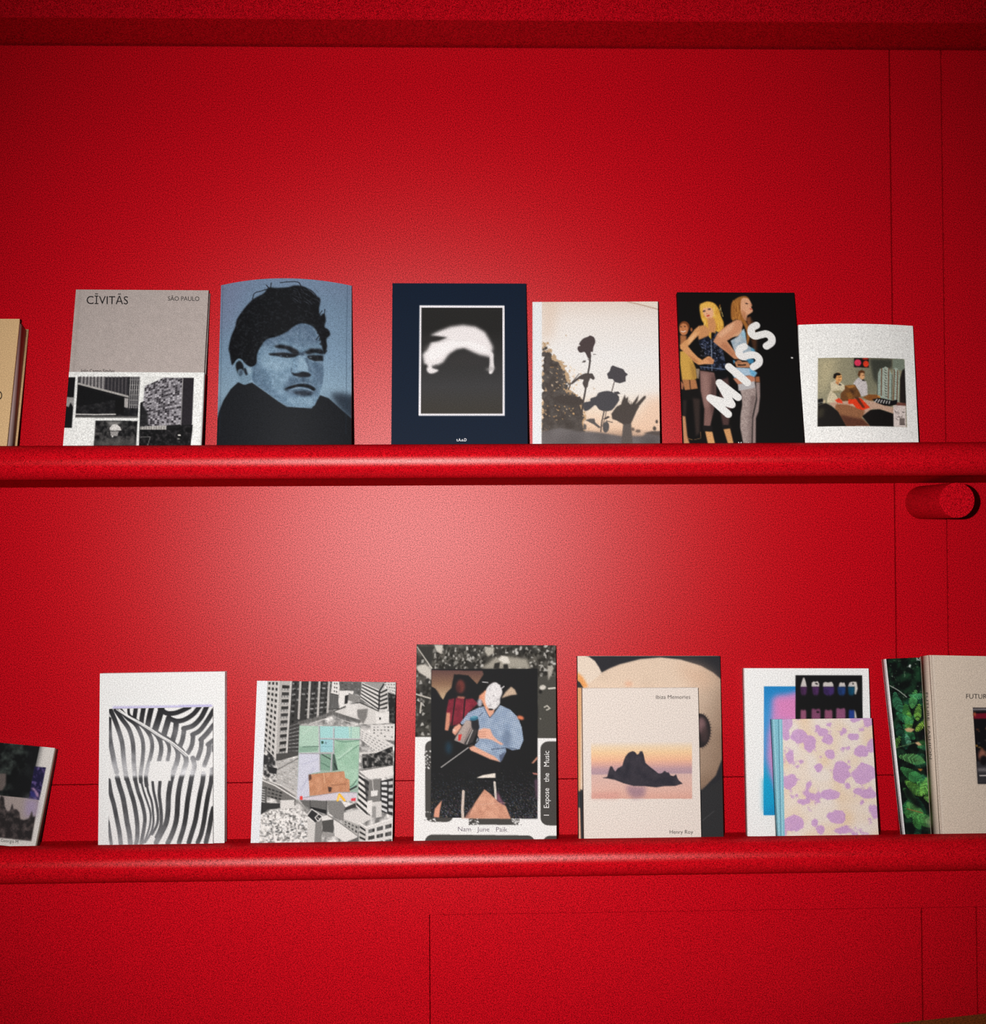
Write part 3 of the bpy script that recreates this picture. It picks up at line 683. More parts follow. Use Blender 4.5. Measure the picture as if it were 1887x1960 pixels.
for k in range(4): c.line([(420+k*10, 850+k*14), (480+k*4, 838+k*18)], 5, (140, 70, 44), .8)
c.poly([(342, 978), (500, 1000), (520, 1110), (520, 1230), (495, 1400), (455, 1590), (385, 1590), (392, 1400), (352, 1200)], (128, 94, 88), 5); c.poly([(480, 1000), (520, 1110), (520, 1230), (495, 1400), (470, 1500), (455, 1300)], (66, 46, 46), 16, .8)
c.poly([(360, 1000), (430, 1010), (440, 1200), (430, 1380), (400, 1380), (370, 1200)], (160, 124, 116), 18, .7)
c.poly([(560, 1010), (650, 1050), (690, 1290), (668, 1480), (655, 1590), (596, 1590), (560, 1400)], (78, 54, 52), 8)
c.poly([(495, 985), (640, 985), (640, 1060), (560, 1080)], (10, 10, 14), 8)
c.poly([(370, 1580), (480, 1585), (480, 1640), (378, 1640)], (24, 20, 20), 4); c.poly([(585, 1575), (680, 1575), (690, 1615), (595, 1620)], (24, 20, 20), 4)
c.poly([(400, 1645), (478, 1648), (512, 1800), (434, 1800)], (214, 158, 104), 4); c.poly([(600, 1622), (672, 1612), (715, 1800), (655, 1800)], (206, 150, 98), 4)
# dark blonde figure
c.poly([(690, 240), (720, 200), (780, 165), (850, 158), (886, 200), (840, 280), (810, 350), (850, 440), (885, 500), (900, 560), (860, 700), (850, 540), (800, 440), (740, 415), (692, 420), (682, 330)], (164, 104, 48), 5, smooth=True)
for i in range(40):
    x = random.uniform(695, 800); y = random.uniform(200, 400); c.line([(x, y), (x+random.uniform(-6, 12), y+60)], 6, random.choice([(214, 150, 70), (120, 66, 26), (190, 124, 56)]), .6)
c.poly([(905, 400), (950, 470), (970, 620), (965, 760), (930, 760), (890, 560)], (84, 50, 30), 10, .8)
c.poly([(800, 190), (855, 178), (892, 205), (915, 262), (905, 275), (924, 320), (890, 352), (862, 372), (850, 430), (812, 380), (790, 300)], (226, 168, 130), 4, smooth=True); c.poly([(800, 300), (850, 350), (845, 430), (810, 380)], (186, 120, 80), 8, .8)
c.ell(856, 238, 17, 7, (60, 40, 36), .2, 3); c.ell(902, 298, 14, 8, (190, 84, 70), .3, 3); c.ell(905, 250, 8, 10, (190, 120, 90), 0, 3)
c.poly([(845, 400), (900, 380), (905, 470), (870, 480)], (130, 80, 50), 8)
c.poly([(742, 418), (795, 425), (815, 470), (800, 540), (720, 600), (640, 650), (720, 760), (770, 850), (720, 850), (640, 780), (560, 720), (488, 660), (540, 565), (640, 480)], (208, 146, 108), 4); c.poly([(560, 700), (680, 810), (760, 850), (700, 760), (620, 660)], (172, 108, 76), 12, .6); c.poly([(540, 590), (640, 490), (730, 440), (700, 520), (570, 620)], (234, 182, 144), 12, .8)
c.poly([(690, 610), (800, 530), (820, 540), (760, 600)], (224, 172, 132), 6)
BOD = [(828, 512), (845, 600), (860, 690), (930, 740), (945, 770), (930, 840), (850, 870), (770, 850), (720, 760), (680, 650), (760, 600)]
c.put(c.pmask(BOD, 3), c.mix((138, 160, 176), (206, 210, 214), c.noise(36, 3, 22)))
c.poly([(800, 520), (845, 560), (840, 640), (810, 600)], (150, 200, 224), 8, .8); c.poly([(900, 720), (945, 740), (950, 800), (915, 800)], (70, 150, 190), 8, .8)
c.poly([(720, 880), (880, 880), (900, 945), (745, 942)], (188, 130, 92), 4); c.poly([(755, 905), (800, 912), (848, 905), (846, 922), (760, 926)], (40, 28, 24), 2); c.ell(770, 880, 30, 20, (168, 112, 78), 0, 4)
c.poly([(705, 860), (730, 870), (715, 910)], (80, 150, 190), 4); c.poly([(850, 850), (935, 850), (930, 900), (880, 900)], (60, 130, 170), 6)
c.poly([(722, 942), (890, 950), (970, 1000), (938, 1048), (880, 1030), (720, 1060), (690, 1010)], (172, 196, 216), 4); c.poly([(880, 950), (970, 1000), (938, 1048), (900, 1020)], (90, 165, 205), 8, .8)
c.poly([(705, 1065), (880, 1030), (945, 1050), (950, 1100), (760, 1132)], (192, 128, 100), 4); c.poly([(950, 1045), (995, 1040), (1000, 1105), (955, 1105)], (160, 98, 64), 4)
ST = [(760, 1130), (940, 1095), (958, 1180), (955, 1300), (915, 1480), (905, 1800), (820, 1800), (782, 1600), (785, 1480), (805, 1350), (800, 1250)]
c.put(c.pmask(ST, 4), c.mix((140, 122, 118), (186, 168, 162), c.noise(16, 2, 24))); c.poly([(760, 1130), (940, 1095), (945, 1165), (765, 1200)], (186, 182, 184), 4)
c.poly([(900, 1250), (955, 1250), (915, 1480), (905, 1800), (870, 1800), (880, 1480)], (110, 92, 90), 16, .7)
c.poly([(955, 1110), (1000, 1105), (1002, 1260), (985, 1420), (955, 1500), (952, 1800), (918, 1800), (925, 1500), (968, 1300)], (150, 130, 126), 4)
WH = (240, 238, 236)
c.line([(650, 1455), (455, 1280), (690, 1350), (558, 1113), (758, 1270)], 84, WH); c.line([(660, 936), (860, 1108)], 84, WH)
c.line([(828, 712), (782, 738), (772, 790), (812, 824), (880, 806), (945, 806), (988, 842), (986, 895), (930, 936)], 80, WH, curve=True)
c.line([(962, 478), (914, 508), (908, 560), (946, 596), (1012, 582), (1075, 572), (1126, 608), (1128, 664), (1074, 706)], 82, WH, curve=True)
c.ell(1355, 834, 13, 7, WH)
finish(bk); write(bk, 'Martin', (760, 1806), (905, 1806), 42, (235, 233, 232), bold=.01)

# --- white square book
Q = [(103, 155), (1680, 165), (1712, 1755), (203, 1745)]
bk = new_book('white', Q, 'square white paperback with a small photograph of two seated men in bow ties', bow=.010, bow_u=16, base=(250, 249, 246))
c = bk.cv
PH = [(372, 622), (1540, 632), (1552, 1535), (383, 1528)]
c.poly(PH, (150, 144, 118)); m0 = c.pmask(PH)
full = c.a.copy()
def inp(*a, **k): c.poly(*a, **k)
inp([(372, 622), (640, 625), (520, 1000), (380, 1150)], (188, 176, 140), blur=60); inp([(820, 630), (1160, 640), (1160, 1110), (1000, 1100), (900, 900)], (128, 126, 104), blur=40)
inp([(1050, 634), (1372, 634), (1366, 760), (1180, 800), (1152, 1000), (1100, 900)], (62, 64, 56), blur=18); inp([(1370, 634), (1538, 634), (1542, 800), (1440, 780), (1370, 800)], (128, 138, 122), blur=5)
inp([(842, 626), (1042, 628), (1042, 756), (842, 754)], (26, 20, 18))
c.ell(893, 690, 46, 46, (228, 56, 92), 0, 4); c.ell(1003, 706, 38, 44, (232, 62, 34), 0, 4); c.ell(995, 636, 44, 12, (190, 46, 30), 0, 4)
inp([(1152, 1150), (1165, 840), (1195, 768), (1235, 758), (1320, 762), (1358, 850), (1346, 1190)], (156, 172, 160), smooth=False); inp([(1226, 1150), (1236, 765), (1270, 738), (1308, 760), (1316, 1170)], (176, 186, 172))
inp([(1368, 1185), (1372, 800), (1390, 762), (1420, 748), (1452, 780), (1466, 860), (1440, 1215)], (170, 184, 170)); inp([(1500, 790), (1545, 756), (1550, 1240), (1458, 1215), (1470, 900)], (38, 32, 30), blur=4)
for a, b in (((1216, 766), (1206, 1130)), ((1314, 766), (1300, 1165)), ((1392, 780), (1374, 1180)), ((1440, 790), (1420, 1190))): c.line([a, b], 13, (112, 66, 42))
for i in range(11):
    c.line([(1256+random.uniform(-8, 8), 780+i*35), (1278+random.uniform(-8, 8), 796+i*35)], 9, (60, 56, 50), .85); c.line([(1262+random.uniform(-8, 8), 800+i*35), (1290, 790+i*35)], 5, (70, 66, 58), .7)
    c.line([(1400+random.uniform(-4, 4), 810+i*32), (1418, 822+i*32)], 6, (84, 84, 74), .8)
c.line([(1160, 850), (1152, 1140)], 7, (54, 52, 46)); c.line([(1360, 850), (1346, 1190)], 7, (60, 58, 50))
# man with slicked hair
inp([(540, 960), (600, 925), (690, 968), (745, 1010), (730, 1060), (660, 1080), (590, 1090), (640, 1170), (620, 1270), (500, 1220), (505, 1140), (545, 1050)], (214, 200, 168), blur=3); inp([(560, 1070), (680, 1060), (660, 1090), (580, 1092)], (140, 128, 96), blur=6)
c.ell(642, 890, 44, 68, (226, 164, 100), -.1, 4); inp([(572, 892), (578, 845), (610, 826), (650, 828), (676, 850), (660, 862), (620, 862), (606, 900), (584, 902)], (24, 18, 14), blur=2); c.line([(640, 885), (672, 880)], 7, (60, 36, 20)); c.line([(640, 925), (668, 922)], 6, (170, 90, 60))
inp([(610, 940), (650, 960), (640, 990), (600, 960)], (190, 124, 76), blur=4); inp([(636, 998), (660, 970), (684, 998), (662, 992)], (30, 22, 30), blur=1)
# man with brown hair
inp([(835, 970), (860, 930), (905, 890), (960, 930), (1005, 940), (1020, 1000), (1022, 1120), (940, 1145), (900, 1050), (850, 1000)], (204, 196, 196), blur=3)
c.ell(950, 868, 36, 48, (224, 168, 118), -.1, 4); inp([(893, 850), (905, 806), (940, 788), (982, 804), (988, 845), (965, 826), (930, 832), (925, 870), (905, 884)], (96, 56, 28), blur=3); inp([(945, 926), (965, 915), (985, 925), (985, 938), (950, 936)], (28, 22, 22)); c.line([(955, 862), (985, 860)], 6, (80, 50, 34))
# brown blanket / legs / bed
inp([(720, 1000), (780, 990), (860, 990), (880, 1030), (920, 1100), (935, 1150), (850, 1165), (810, 1240), (720, 1245), (668, 1170), (672, 1100), (725, 1045)], (112, 70, 36), blur=4); inp([(730, 1000), (850, 992), (860, 1015), (780, 1035)], (170, 112, 52), blur=4)
inp([(740, 1100), (800, 1090), (830, 1160), (780, 1190)], (150, 96, 40), blur=8, al=.8); inp([(780, 1040), (850, 1060), (840, 1120), (800, 1080)], (66, 40, 24), blur=8, al=.8)
inp([(955, 1160), (1040, 1115), (1150, 1120), (1200, 1165), (1180, 1195), (1050, 1200)], (140, 84, 40), blur=4); inp([(1150, 1130), (1180, 1130), (1200, 1165), (1180, 1170)], (196, 130, 60), blur=3)
inp([(980, 1190), (1130, 1215), (1250, 1255), (1375, 1290), (1375, 1365), (1200, 1310), (1090, 1305), (980, 1390), (900, 1400), (640, 1330), (520, 1230), (620, 1210)], (200, 164, 142), blur=4)
inp([(610, 1240), (760, 1250), (880, 1290), (990, 1330), (960, 1400), (940, 1420), (1060, 1535), (735, 1530), (640, 1360), (600, 1300)], (150, 100, 68), blur=6); inp([(660, 1380), (760, 1400), (960, 1440), (1060, 1535), (735, 1530)], (92, 52, 38), blur=14)
inp([(598, 1190), (650, 1160), (690, 1200), (700, 1235), (630, 1222)], (230, 70, 40), blur=3); inp([(770, 1180), (830, 1180), (870, 1170), (900, 1160), (940, 1170), (1055, 1290), (960, 1322), (880, 1300), (830, 1240), (770, 1240)], (232, 62, 26), blur=3)
inp([(850, 1150), (900, 1150), (990, 1290), (960, 1295), (900, 1220)], (60, 38, 26), blur=5, al=.8)
inp([(1080, 1180), (1180, 1160), (1250, 1172), (1350, 1195), (1428, 1178), (1422, 1240), (1330, 1268), (1250, 1262), (1140, 1225)], (20, 18, 20), blur=2)
for i in range(6): c.line([(1120+i*38, 1215+i*4), (1150+i*34, 1178+i*5)], 11, (226, 222, 218))
inp([(383, 1255), (480, 1225), (560, 1270), (640, 1340), (745, 1530), (383, 1528)], (24, 20, 18), blur=5); inp([(385, 1300), (470, 1290), (450, 1400), (386, 1420)], (70, 64, 48), blur=20, al=.7); inp([(950, 1400), (1060, 1318), (1180, 1308), (1375, 1368), (1375, 1535), (1060, 1535)], (20, 17, 16), blur=4)
inp([(380, 1175), (440, 1162), (456, 1200), (440, 1235), (383, 1250)], (20, 18, 18), blur=3); c.line([(384, 1225), (450, 1215)], 7, (150, 150, 140)); c.ell(462, 1205, 14, 20, (220, 200, 160), 0, 5)
inp([(1428, 1215), (1548, 1225), (1550, 1262), (1400, 1262)], (120, 72, 62), blur=5)
inp([(1368, 1256), (1539, 1258), (1539, 1530), (1368, 1530)], (226, 212, 206))
random.seed(5)
for i in range(16):
    x = random.uniform(1385, 1500); y = random.uniform(1300, 1430); c.line([(x, y), (x+random.uniform(10, 40), y+random.uniform(-20, 16))], random.choice((5, 8)), (70, 62, 60), .8)
inp([(1450, 1420), (1520, 1420), (1520, 1500), (1450, 1500)], (150, 136, 130))
for i in range(5): c.line([(1452, 1432+i*17), (1520, 1434+i*17)], 5, (60, 52, 50), .8); c.line([(1455+i*15, 1422), (1456+i*15, 1500)], 5, (80, 70, 66), .7)
c.line([(1455, 1506), (1522, 1504)], 9, (60, 50, 48)); c.line([(1380, 1275), (1440, 1280)], 4, (150, 130, 130)); c.line([(1380, 1300), (1420, 1304)], 4, (170, 150, 150))
mm = np.zeros(c.a.shape[:2]); m_, a0, a1, b0, b1 = m0; mm[b0:b1, a0:a1] = m_
wh = np.empty_like(c.a); wh[:] = (250, 249, 246); c.a = c.a*mm[..., None]+wh*(1-mm[..., None])
for i in range(22):
    x = 1345+i*12; c.line([(x, 236+i*.7+random.uniform(-4, 4)), (x+6, 240+i*.7+random.uniform(-4, 4))], 5, (186, 168, 166), random.uniform(.2, .7))
finish(bk)

# --- dark trees, cut by the frame
Q = [(-950, 155), (862, 258), (555, 1748), (-1290, 1670)]
bk = new_book('trees', Q, 'white paperback with dark tree photographs and wavy page edges, tilted on the lower shelf', spine=(210, 205, 200), backc=(40, 38, 36), base=(216, 211, 206),
              pages=mat('wavy_page_edges', (176, 164, 146), rough=.8, spec=.2, amt=.1, lines=.5))
c = bk.cv
P = [(-900, 150), (625, 242), (555, 556), (455, 1062), (-1100, 970)]
c.poly(P, (22, 26, 25)); nz = c.noise(120, 4, 31)
c.put(c.pmask(P), c.mix((10, 12, 13), (74, 84, 78), (nz-.42)*2.2)); c.poly([(430, 240), (640, 244), (450, 1070), (150, 1050), (150, 800), (420, 600)], (14, 15, 18), 40, .8)
c.poly([(-20, 700), (100, 690), (95, 860), (40, 960), (-200, 960)], (110, 98, 94), 10, .9)
P = [(540, 562), (718, 570), (608, 1080), (450, 1062)]
c.poly(P, (36, 28, 72)); c.put(c.pmask(P), c.mix((24, 20, 56), (112, 92, 150), (c.noise(40, 3, 32)-.5)*2.4))
c.poly([(480, 900), (530, 890), (600, 980), (605, 1040), (560, 1020), (540, 950)], (196, 156, 190), 10, .8); c.poly([(470, 940), (530, 960), (570, 1050), (480, 1030)], (44, 44, 110), 10)
P = [(-1100, 970), (455, 1062), (604, 1080), (478, 1708), (-1240, 1610)]
c.poly(P, (160, 146, 142)); c.poly([(400, 1060), (604, 1080), (560, 1340), (380, 1340)], (158, 142, 172), 40, .9)
TR = [(-1200, 1200), (-20, 1150), (20, 1040), (60, 1060), (70, 1200), (110, 1280), (160, 1270), (195, 1150), (205, 1240), (260, 1240), (300, 1290), (310, 1390), (370, 1400), (400, 1390), (450, 1370), (495, 1250), (505, 1350), (545, 1330), (478, 1708), (-1240, 1610)]
c.poly(TR, (60, 52, 53), 6); c.put(c.pmask(TR, 12), c.mix((34, 30, 31), (112, 98, 96), (c.noise(60, 4, 33)-.4)*1.9), .9)
finish(bk); write(bk, 'Georgia M', (14, 1752), (285, 1762), 46, (30, 28, 28))

# --- plain white book and the zebra booklet in front
Q = [(108, 92), (1370, 92), (1384, 1800), (98, 1805)]
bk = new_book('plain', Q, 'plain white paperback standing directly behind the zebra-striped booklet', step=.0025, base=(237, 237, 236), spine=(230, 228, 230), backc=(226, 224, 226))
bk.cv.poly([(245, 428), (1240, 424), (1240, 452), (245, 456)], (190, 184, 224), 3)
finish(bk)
Q = [(195, 452), (1252, 450), (1263, 1817), (207, 1820)]
bk = new_book('zebra', Q, 'thin booklet covered in wavy black and white zebra stripes', base=(238, 237, 236), spine=(226, 224, 226), backc=(226, 226, 226))
c = bk.cv
STR = [(45, [(200, 560), (205, 680), (218, 800), (245, 930), (262, 1020), (285, 1100)]), (42, [(215, 470), (255, 560), (300, 680), (335, 800), (350, 930), (362, 1030), (385, 1170)]),
 (40, [(265, 465), (330, 560), (400, 660), (440, 780), (452, 900), (456, 1000), (472, 1180)]), (36, [(310, 462), (380, 545), (470, 620), (530, 740), (550, 850), (542, 1000), (527, 1120), (530, 1200)]),
 (36, [(430, 560), (540, 635), (615, 730), (640, 830), (628, 930), (600, 1040), (580, 1150), (588, 1240)]), (40, [(560, 650), (660, 705), (718, 790), (732, 880), (712, 985)]),
 (34, [(690, 705), (765, 765), (812, 860), (798, 985)]), (46, [(780, 765), (860, 825), (900, 910), (892, 1000), (858, 1100), (828, 1220), (810, 1350), (806, 1500), (788, 1620), (745, 1715), (690, 1815)]),
 (46, [(905, 850), (965, 930), (985, 1000), (962, 1090), (930, 1200), (906, 1350), (897, 1530), (880, 1640), (842, 1750), (808, 1820)]), (44, [(1050, 970), (1068, 1050), (1046, 1140), (1028, 1240), (1002, 1400), (985, 1560), (962, 1680), (920, 1818)]),
 (44, [(1160, 1130), (1150, 1220), (1125, 1340), (1102, 1480), (1080, 1610), (1042, 1740), (1018, 1820)]), (42, [(1248, 1090), (1235, 1220), (1207, 1350), (1186, 1480), (1166, 1620), (1140, 1740), (1108, 1820)]),
 (44, [(1262, 1480), (1242, 1560), (1222, 1680), (1190, 1820)]), (40, [(205, 1180), (230, 1320), (262, 1430), (290, 1560), (320, 1700), (336, 1820)]), (45, [(290, 1150), (315, 1240), (350, 1350), (375, 1480), (395, 1600), (420, 1720), (432, 1820)]),
 (40, [(388, 1165), (420, 1270), (460, 1400), (486, 1530), (500, 1650), (500, 1760), (490, 1820)]), (34, [(468, 1160), (500, 1290), (545, 1420), (574, 1560), (565, 1680), (540, 1820)]), (18, [(525, 1160), (560, 1300), (602, 1420), (630, 1520), (625, 1640), (590, 1760), (560, 1820)]),
 (20, [(585, 1170), (602, 1290), (640, 1400), (656, 1520), (660, 1620), (635, 1720), (580, 1810)]), (24, [(648, 1205), (660, 1300), (690, 1430), (706, 1550), (695, 1640), (650, 1730)]), (30, [(722, 1205), (716, 1330), (730, 1440), (740, 1560), (732, 1660), (690, 1760)]),
 (30, [(205, 1600), (225, 1720), (240, 1820)]), (24, [(395, 455), (405, 520), (460, 560), (515, 605)]), (40, [(470, 450), (458, 545)]), (44, [(548, 450), (532, 550), (528, 600)]), (50, [(628, 450), (604, 560), (590, 640)]), (60, [(728, 470), (700, 570), (662, 690)]),
 (44, [(715, 462), (780, 508), (860, 510), (930, 488), (1010, 450)]), (55, [(805, 560), (782, 640), (750, 755)]), (44, [(805, 560), (880, 590), (960, 580), (1050, 525), (1112, 450)]), (50, [(880, 615), (870, 700), (845, 790)]),
 (46, [(955, 668), (1050, 640), (1130, 560), (1186, 450)]), (44, [(962, 670), (945, 780), (922, 845)]), (44, [(1045, 732), (1120, 690), (1195, 590), (1255, 490)]), (42, [(1052, 740), (1040, 840), (1002, 915)]),
 (46, [(1130, 785), (1185, 730), (1258, 640)]), (42, [(1138, 790), (1130, 880), (1100, 975)]), (40, [(1200, 835), (1260, 790)]), (42, [(1215, 835), (1207, 930), (1168, 1045)])]
m = np.zeros(c.a.shape[:2])
for w_, pts in STR:
    r = c.lmask(pts, w_*1.1, True)
    if r is None: continue
    q, a0, a1, b0, b1 = r; m[b0:b1, a0:a1] = np.maximum(m[b0:b1, a0:a1], q)
for pts in ([(195, 470), (212, 640), (205, 800), (195, 820)], [(1262, 800), (1240, 850), (1240, 920), (1262, 900)], [(200, 1500), (225, 1640), (200, 1700)], [(700, 452), (760, 452), (720, 520), (690, 560)]):
    r = c.pmask(pts, 2)
    if r: q, a0, a1, b0, b1 = r; m[b0:b1, a0:a1] = np.maximum(m[b0:b1, a0:a1], q)
for off_, w_ in ((0, 15), (-26, 9)):
    r = c.lmask([(300+off_, 462), (400+off_, 535+off_*.2), (500+off_, 590), (620+off_, 665), (730+off_, 740), (830+off_, 800), (930+off_, 880), (1010+off_, 950)], w_, True)
    q, a0, a1, b0, b1 = r; m[b0:b1, a0:a1] *= 1-q
yy = [450, 560, 700, 850, 980, 1060, 1130, 1165, 1300, 1500, 1640, 1760, 1820]; gg = [34, 46, 104, 108, 140, 176, 196, 74, 78, 82, 104, 128, 150]
tone = c.vgrad(yy, [(g, g, g+3) for g in gg]); tone = np.clip(tone*(.75+.5*c.noise(90, 3, 41))[..., None], 20, 240)
right = np.clip((np.arange(c.a.shape[1])/c.a.shape[1]-.45)*3, 0, 1)[None, :, None]; low = np.clip((np.arange(c.a.shape[0])/c.a.shape[0]-.5)*6, 0, 1)[:, None, None]
tone = tone*(1-right*low*.45)
c.a = c.a*(1-m[..., None])+tone*m[..., None]
c.poly([(622, 998), (832, 998), (830, 1195), (600, 1195)], (238, 237, 236))
finish(bk)

# --- black and white city with the green cloth
Q = [(125, 65), (1655, 100), (1620, 1852), (58, 1862)]
bk = new_book('city', Q, 'paperback with a grey city photograph and a green tarpaulin in its centre', base=(226, 228, 231), spine=(228, 229, 231), backc=(200, 200, 200))
c = bk.cv; random.seed(21)
IM = [(245, 65), (1660, 100), (1625, 1990), (150, 1990)]
nz = c.noise(60, 4, 51); c.put(c.pmask(IM), c.mix((110, 108, 106), (236, 232, 228), (nz-.3)*2.2))
def win(quad, nu, nv, fu, fv, lo, hi, pu=.5, pv=.5, p=1.0):
    q = np.array(quad, float)
    for r in range(nv):
        for k in range(nu):
            if random.random() > p: continue
            u0, u1 = (k+pu*(1-fu))/nu, (k+pu*(1-fu)+fu)/nu; v0, v1 = (r+pv*(1-fv))/nv, (r+pv*(1-fv)+fv)/nv
            f = lambda u, v: tuple((q[0]*(1-u)+q[1]*u)*(1-v)+(q[3]*(1-u)+q[2]*u)*v)
            g = random.uniform(lo, hi); c.poly([f(u0, v0), f(u1, v0), f(u1, v1), f(u0, v1)], (g, g-1, g-2))
A = [(250, 68), (372, 72), (325, 920), (200, 800)]; c.poly(A, (196, 192, 188)); win(A, 3, 13, .55, .5, 25, 70)
A = [(372, 70), (512, 74), (462, 880), (345, 920)]; c.poly(A, (176, 172, 168)); win([(395, 100), (492, 104), (452, 870), (365, 885)], 1, 10, .85, .45, 30, 55, 1); win([(395, 100), (492, 104), (452, 870), (365, 885)], 3, 10, .5, .3, 110, 150, .5, 1)
c.line([(372, 70), (332, 930)], 18, (205, 201, 197)); c.line([(508, 74), (462, 860)], 22, (200, 196, 192))
A = [(520, 74), (960, 84), (905, 490), (488, 570)]; c.poly(A, (48, 47, 46)); win(A, 8, 8, .7, .35, 70, 150, .5, .5, .7); win(A, 6, 7, .3, .4, 10, 25)
for i, x in enumerate((612, 716, 822, 928)): c.line([(x, 78), (x-20, 490-i*6)], 24, (182, 178, 174))
c.poly([(488, 560), (600, 500), (620, 880), (470, 880)], (58, 56, 55)); win([(490, 560), (600, 520), (600, 870), (475, 870)], 3, 8, .9, .18, 120, 170)
c.poly([(962, 84), (1035, 86), (1030, 240), (955, 215)], (222, 218, 214)); win([(975, 90), (1025, 90), (1022, 230), (970, 210)], 2, 3, .45, .4, 30, 50)
c.poly([(945, 215), (1030, 235), (1030, 390), (920, 400)], (52, 50, 48)); win([(945, 215), (1030, 235), (1030, 390), (920, 400)], 7, 1, .4, .9, 120, 160)
c.poly([(1040, 90), (1280, 95), (1270, 250), (1150, 190), (1045, 190)], (92, 90, 88)); win([(1050, 95), (1270, 100), (1265, 230), (1060, 180)], 6, 4, .6, .5, 50, 130)
A = [(1040, 190), (1200, 195), (1130, 350), (1040, 390)]; c.poly(A, (224, 220, 216)); c.poly([(1100, 245), (1140, 235), (1130, 330), (1095, 340)], (38, 36, 36)); c.poly([(1140, 215), (1250, 260), (1240, 320), (1135, 300)], (130, 127, 124))
A = [(1290, 105), (1492, 195), (1472, 425), (1268, 275)]; c.poly(A, (214, 210, 206)); win(A, 1, 5, 1.0, .42, 34, 48); win(A, 12, 5, .2, .4, 120, 160)
A = [(1492, 195), (1562, 160), (1562, 400), (1474, 425)]; c.poly(A, (200, 196, 192)); win(A, 1, 5, 1, .45, 36, 50)
c.poly([(1290, 105), (1540, 105), (1492, 195)], (150, 147, 144)); c.line([(1540, 98), (1475, 200), (1470, 420)], 16, (30, 29, 30)); c.poly([(1520, 110), (1658, 105), (1650, 240), (1570, 190)], (212, 208, 204)); win([(1520, 120), (1650, 110), (1650, 230), (1570, 190)], 4, 3, .5, .4, 70, 120)
c.poly([(1568, 215), (1655, 250), (1650, 560), (1582, 540)], (34, 33, 34)); c.put(c.pmask([(1568, 215), (1655, 250), (1650, 560), (1582, 540)]), c.mix((18, 18, 19), (110, 108, 104), (c.noise(24, 3, 53)-.5)*2.5))
c.poly([(960, 425), (1260, 330), (1480, 430), (1440, 560), (1250, 560), (1000, 440)], (206, 202, 198)); c.line([(960, 425), (1110, 360), (1260, 320), (1480, 425)], 10, (60, 58, 56)); c.poly([(1230, 400), (1350, 390), (1340, 480), (1300, 560), (1240, 480)], (120, 117, 114), 5); c.poly([(1110, 350), (1235, 330), (1230, 470), (1110, 450)], (216, 212, 208))
c.poly([(1430, 430), (1580, 420), (1580, 550), (1440, 560)], (222, 218, 214)); c.poly([(1470, 400), (1540, 395), (1540, 440), (1470, 440)], (200, 196, 192)); c.ell(1482, 500, 10, 14, (30, 30, 30)); c.poly([(1380, 570), (1640, 560), (1640, 740), (1380, 720)], (214, 210, 206)); win([(1400, 580), (1630, 575), (1630, 720), (1400, 700)], 6, 4, .4, .4, 50, 140, .5, .5, .6)
c.line([(600, 540), (830, 490), (960, 430), (1260, 530)], 34, (110, 107, 104)); c.line([(700, 560), (960, 470), (1250, 570)], 8, (205, 200, 196)); win([(600, 510), (960, 420), (960, 470), (600, 570)], 26, 1, .4, 1, 60, 110); win([(960, 425), (1260, 510), (1260, 560), (960, 480)], 20, 1, .4, 1, 60, 110)
c.poly([(1270, 600), (1620, 780), (1620, 840), (1440, 880), (1270, 720)], (214, 210, 206)); win([(1270, 620), (1600, 790), (1440, 880), (1270, 740)], 7, 5, .5, .3, 90, 150)
A = [(1285, 880), (1440, 870), (1620, 800), (1620, 1010), (1300, 1045)]; c.put(c.pmask(A), c.mix((20, 20, 20), (170, 166, 162), (c.noise(30, 3, 54)-.42)*2.4)); c.line([(1290, 880), (1440, 868), (1622, 790)], 16, (212, 208, 204))
c.poly([(1250, 1070), (1625, 1010), (1622, 1125), (1370, 1165)], (222, 218, 214)); c.line([(1280, 1065), (1625, 1008)], 8, (90, 88, 86))
c.poly([(360, 960), (592, 920), (572, 1370), (350, 1210)], (180, 176, 172)); win([(365, 960), (590, 920), (575, 1350), (355, 1210)], 7, 12, .8, .3, 120, 220); c.line([(350, 1060), (590, 930)], 8, (90, 88, 86))
c.poly([(205, 800), (330, 930), (350, 1200), (190, 1150)], (150, 147, 144)); c.put(c.pmask([(205, 800), (330, 930), (350, 1200), (190, 1150)]), c.mix((40, 39, 40), (225, 221, 217), (c.noise(34, 3, 55)-.4)*3)); c.poly([(260, 1020), (355, 1040), (345, 1105), (265, 1090)], (34, 33, 34)); c.poly([(345, 880), (480, 870), (590, 850), (590, 900), (400, 950), (345, 960)], (70, 68, 66))
c.poly([(190, 1160), (400, 1240), (560, 1350), (560, 1450), (380, 1400), (180, 1330)], (110, 107, 104)); c.line([(185, 1170), (330, 1230), (560, 1370), (700, 1510)], 14, (220, 216, 212)); c.line([(330, 1200), (470, 1270), (590, 1340)], 10, (210, 206, 202)); win([(210, 1230), (420, 1300), (400, 1400), (200, 1360)], 5, 3, .7, .5, 30, 80)
c.poly([(180, 1240), (240, 1260), (240, 1440), (170, 1420)], (84, 82, 80)); win([(180, 1260), (225, 1270), (225, 1430), (175, 1420)], 1, 6, .8, .3, 200, 220)
c.poly([(178, 1420), (390, 1430), (390, 1480), (250, 1500), (170, 1560)], (48, 47, 47)); c.poly([(395, 1400), (545, 1395), (545, 1490), (395, 1500)], (216, 212, 208)); c.line([(395, 1400), (545, 1395)], 8, (235, 232, 228))
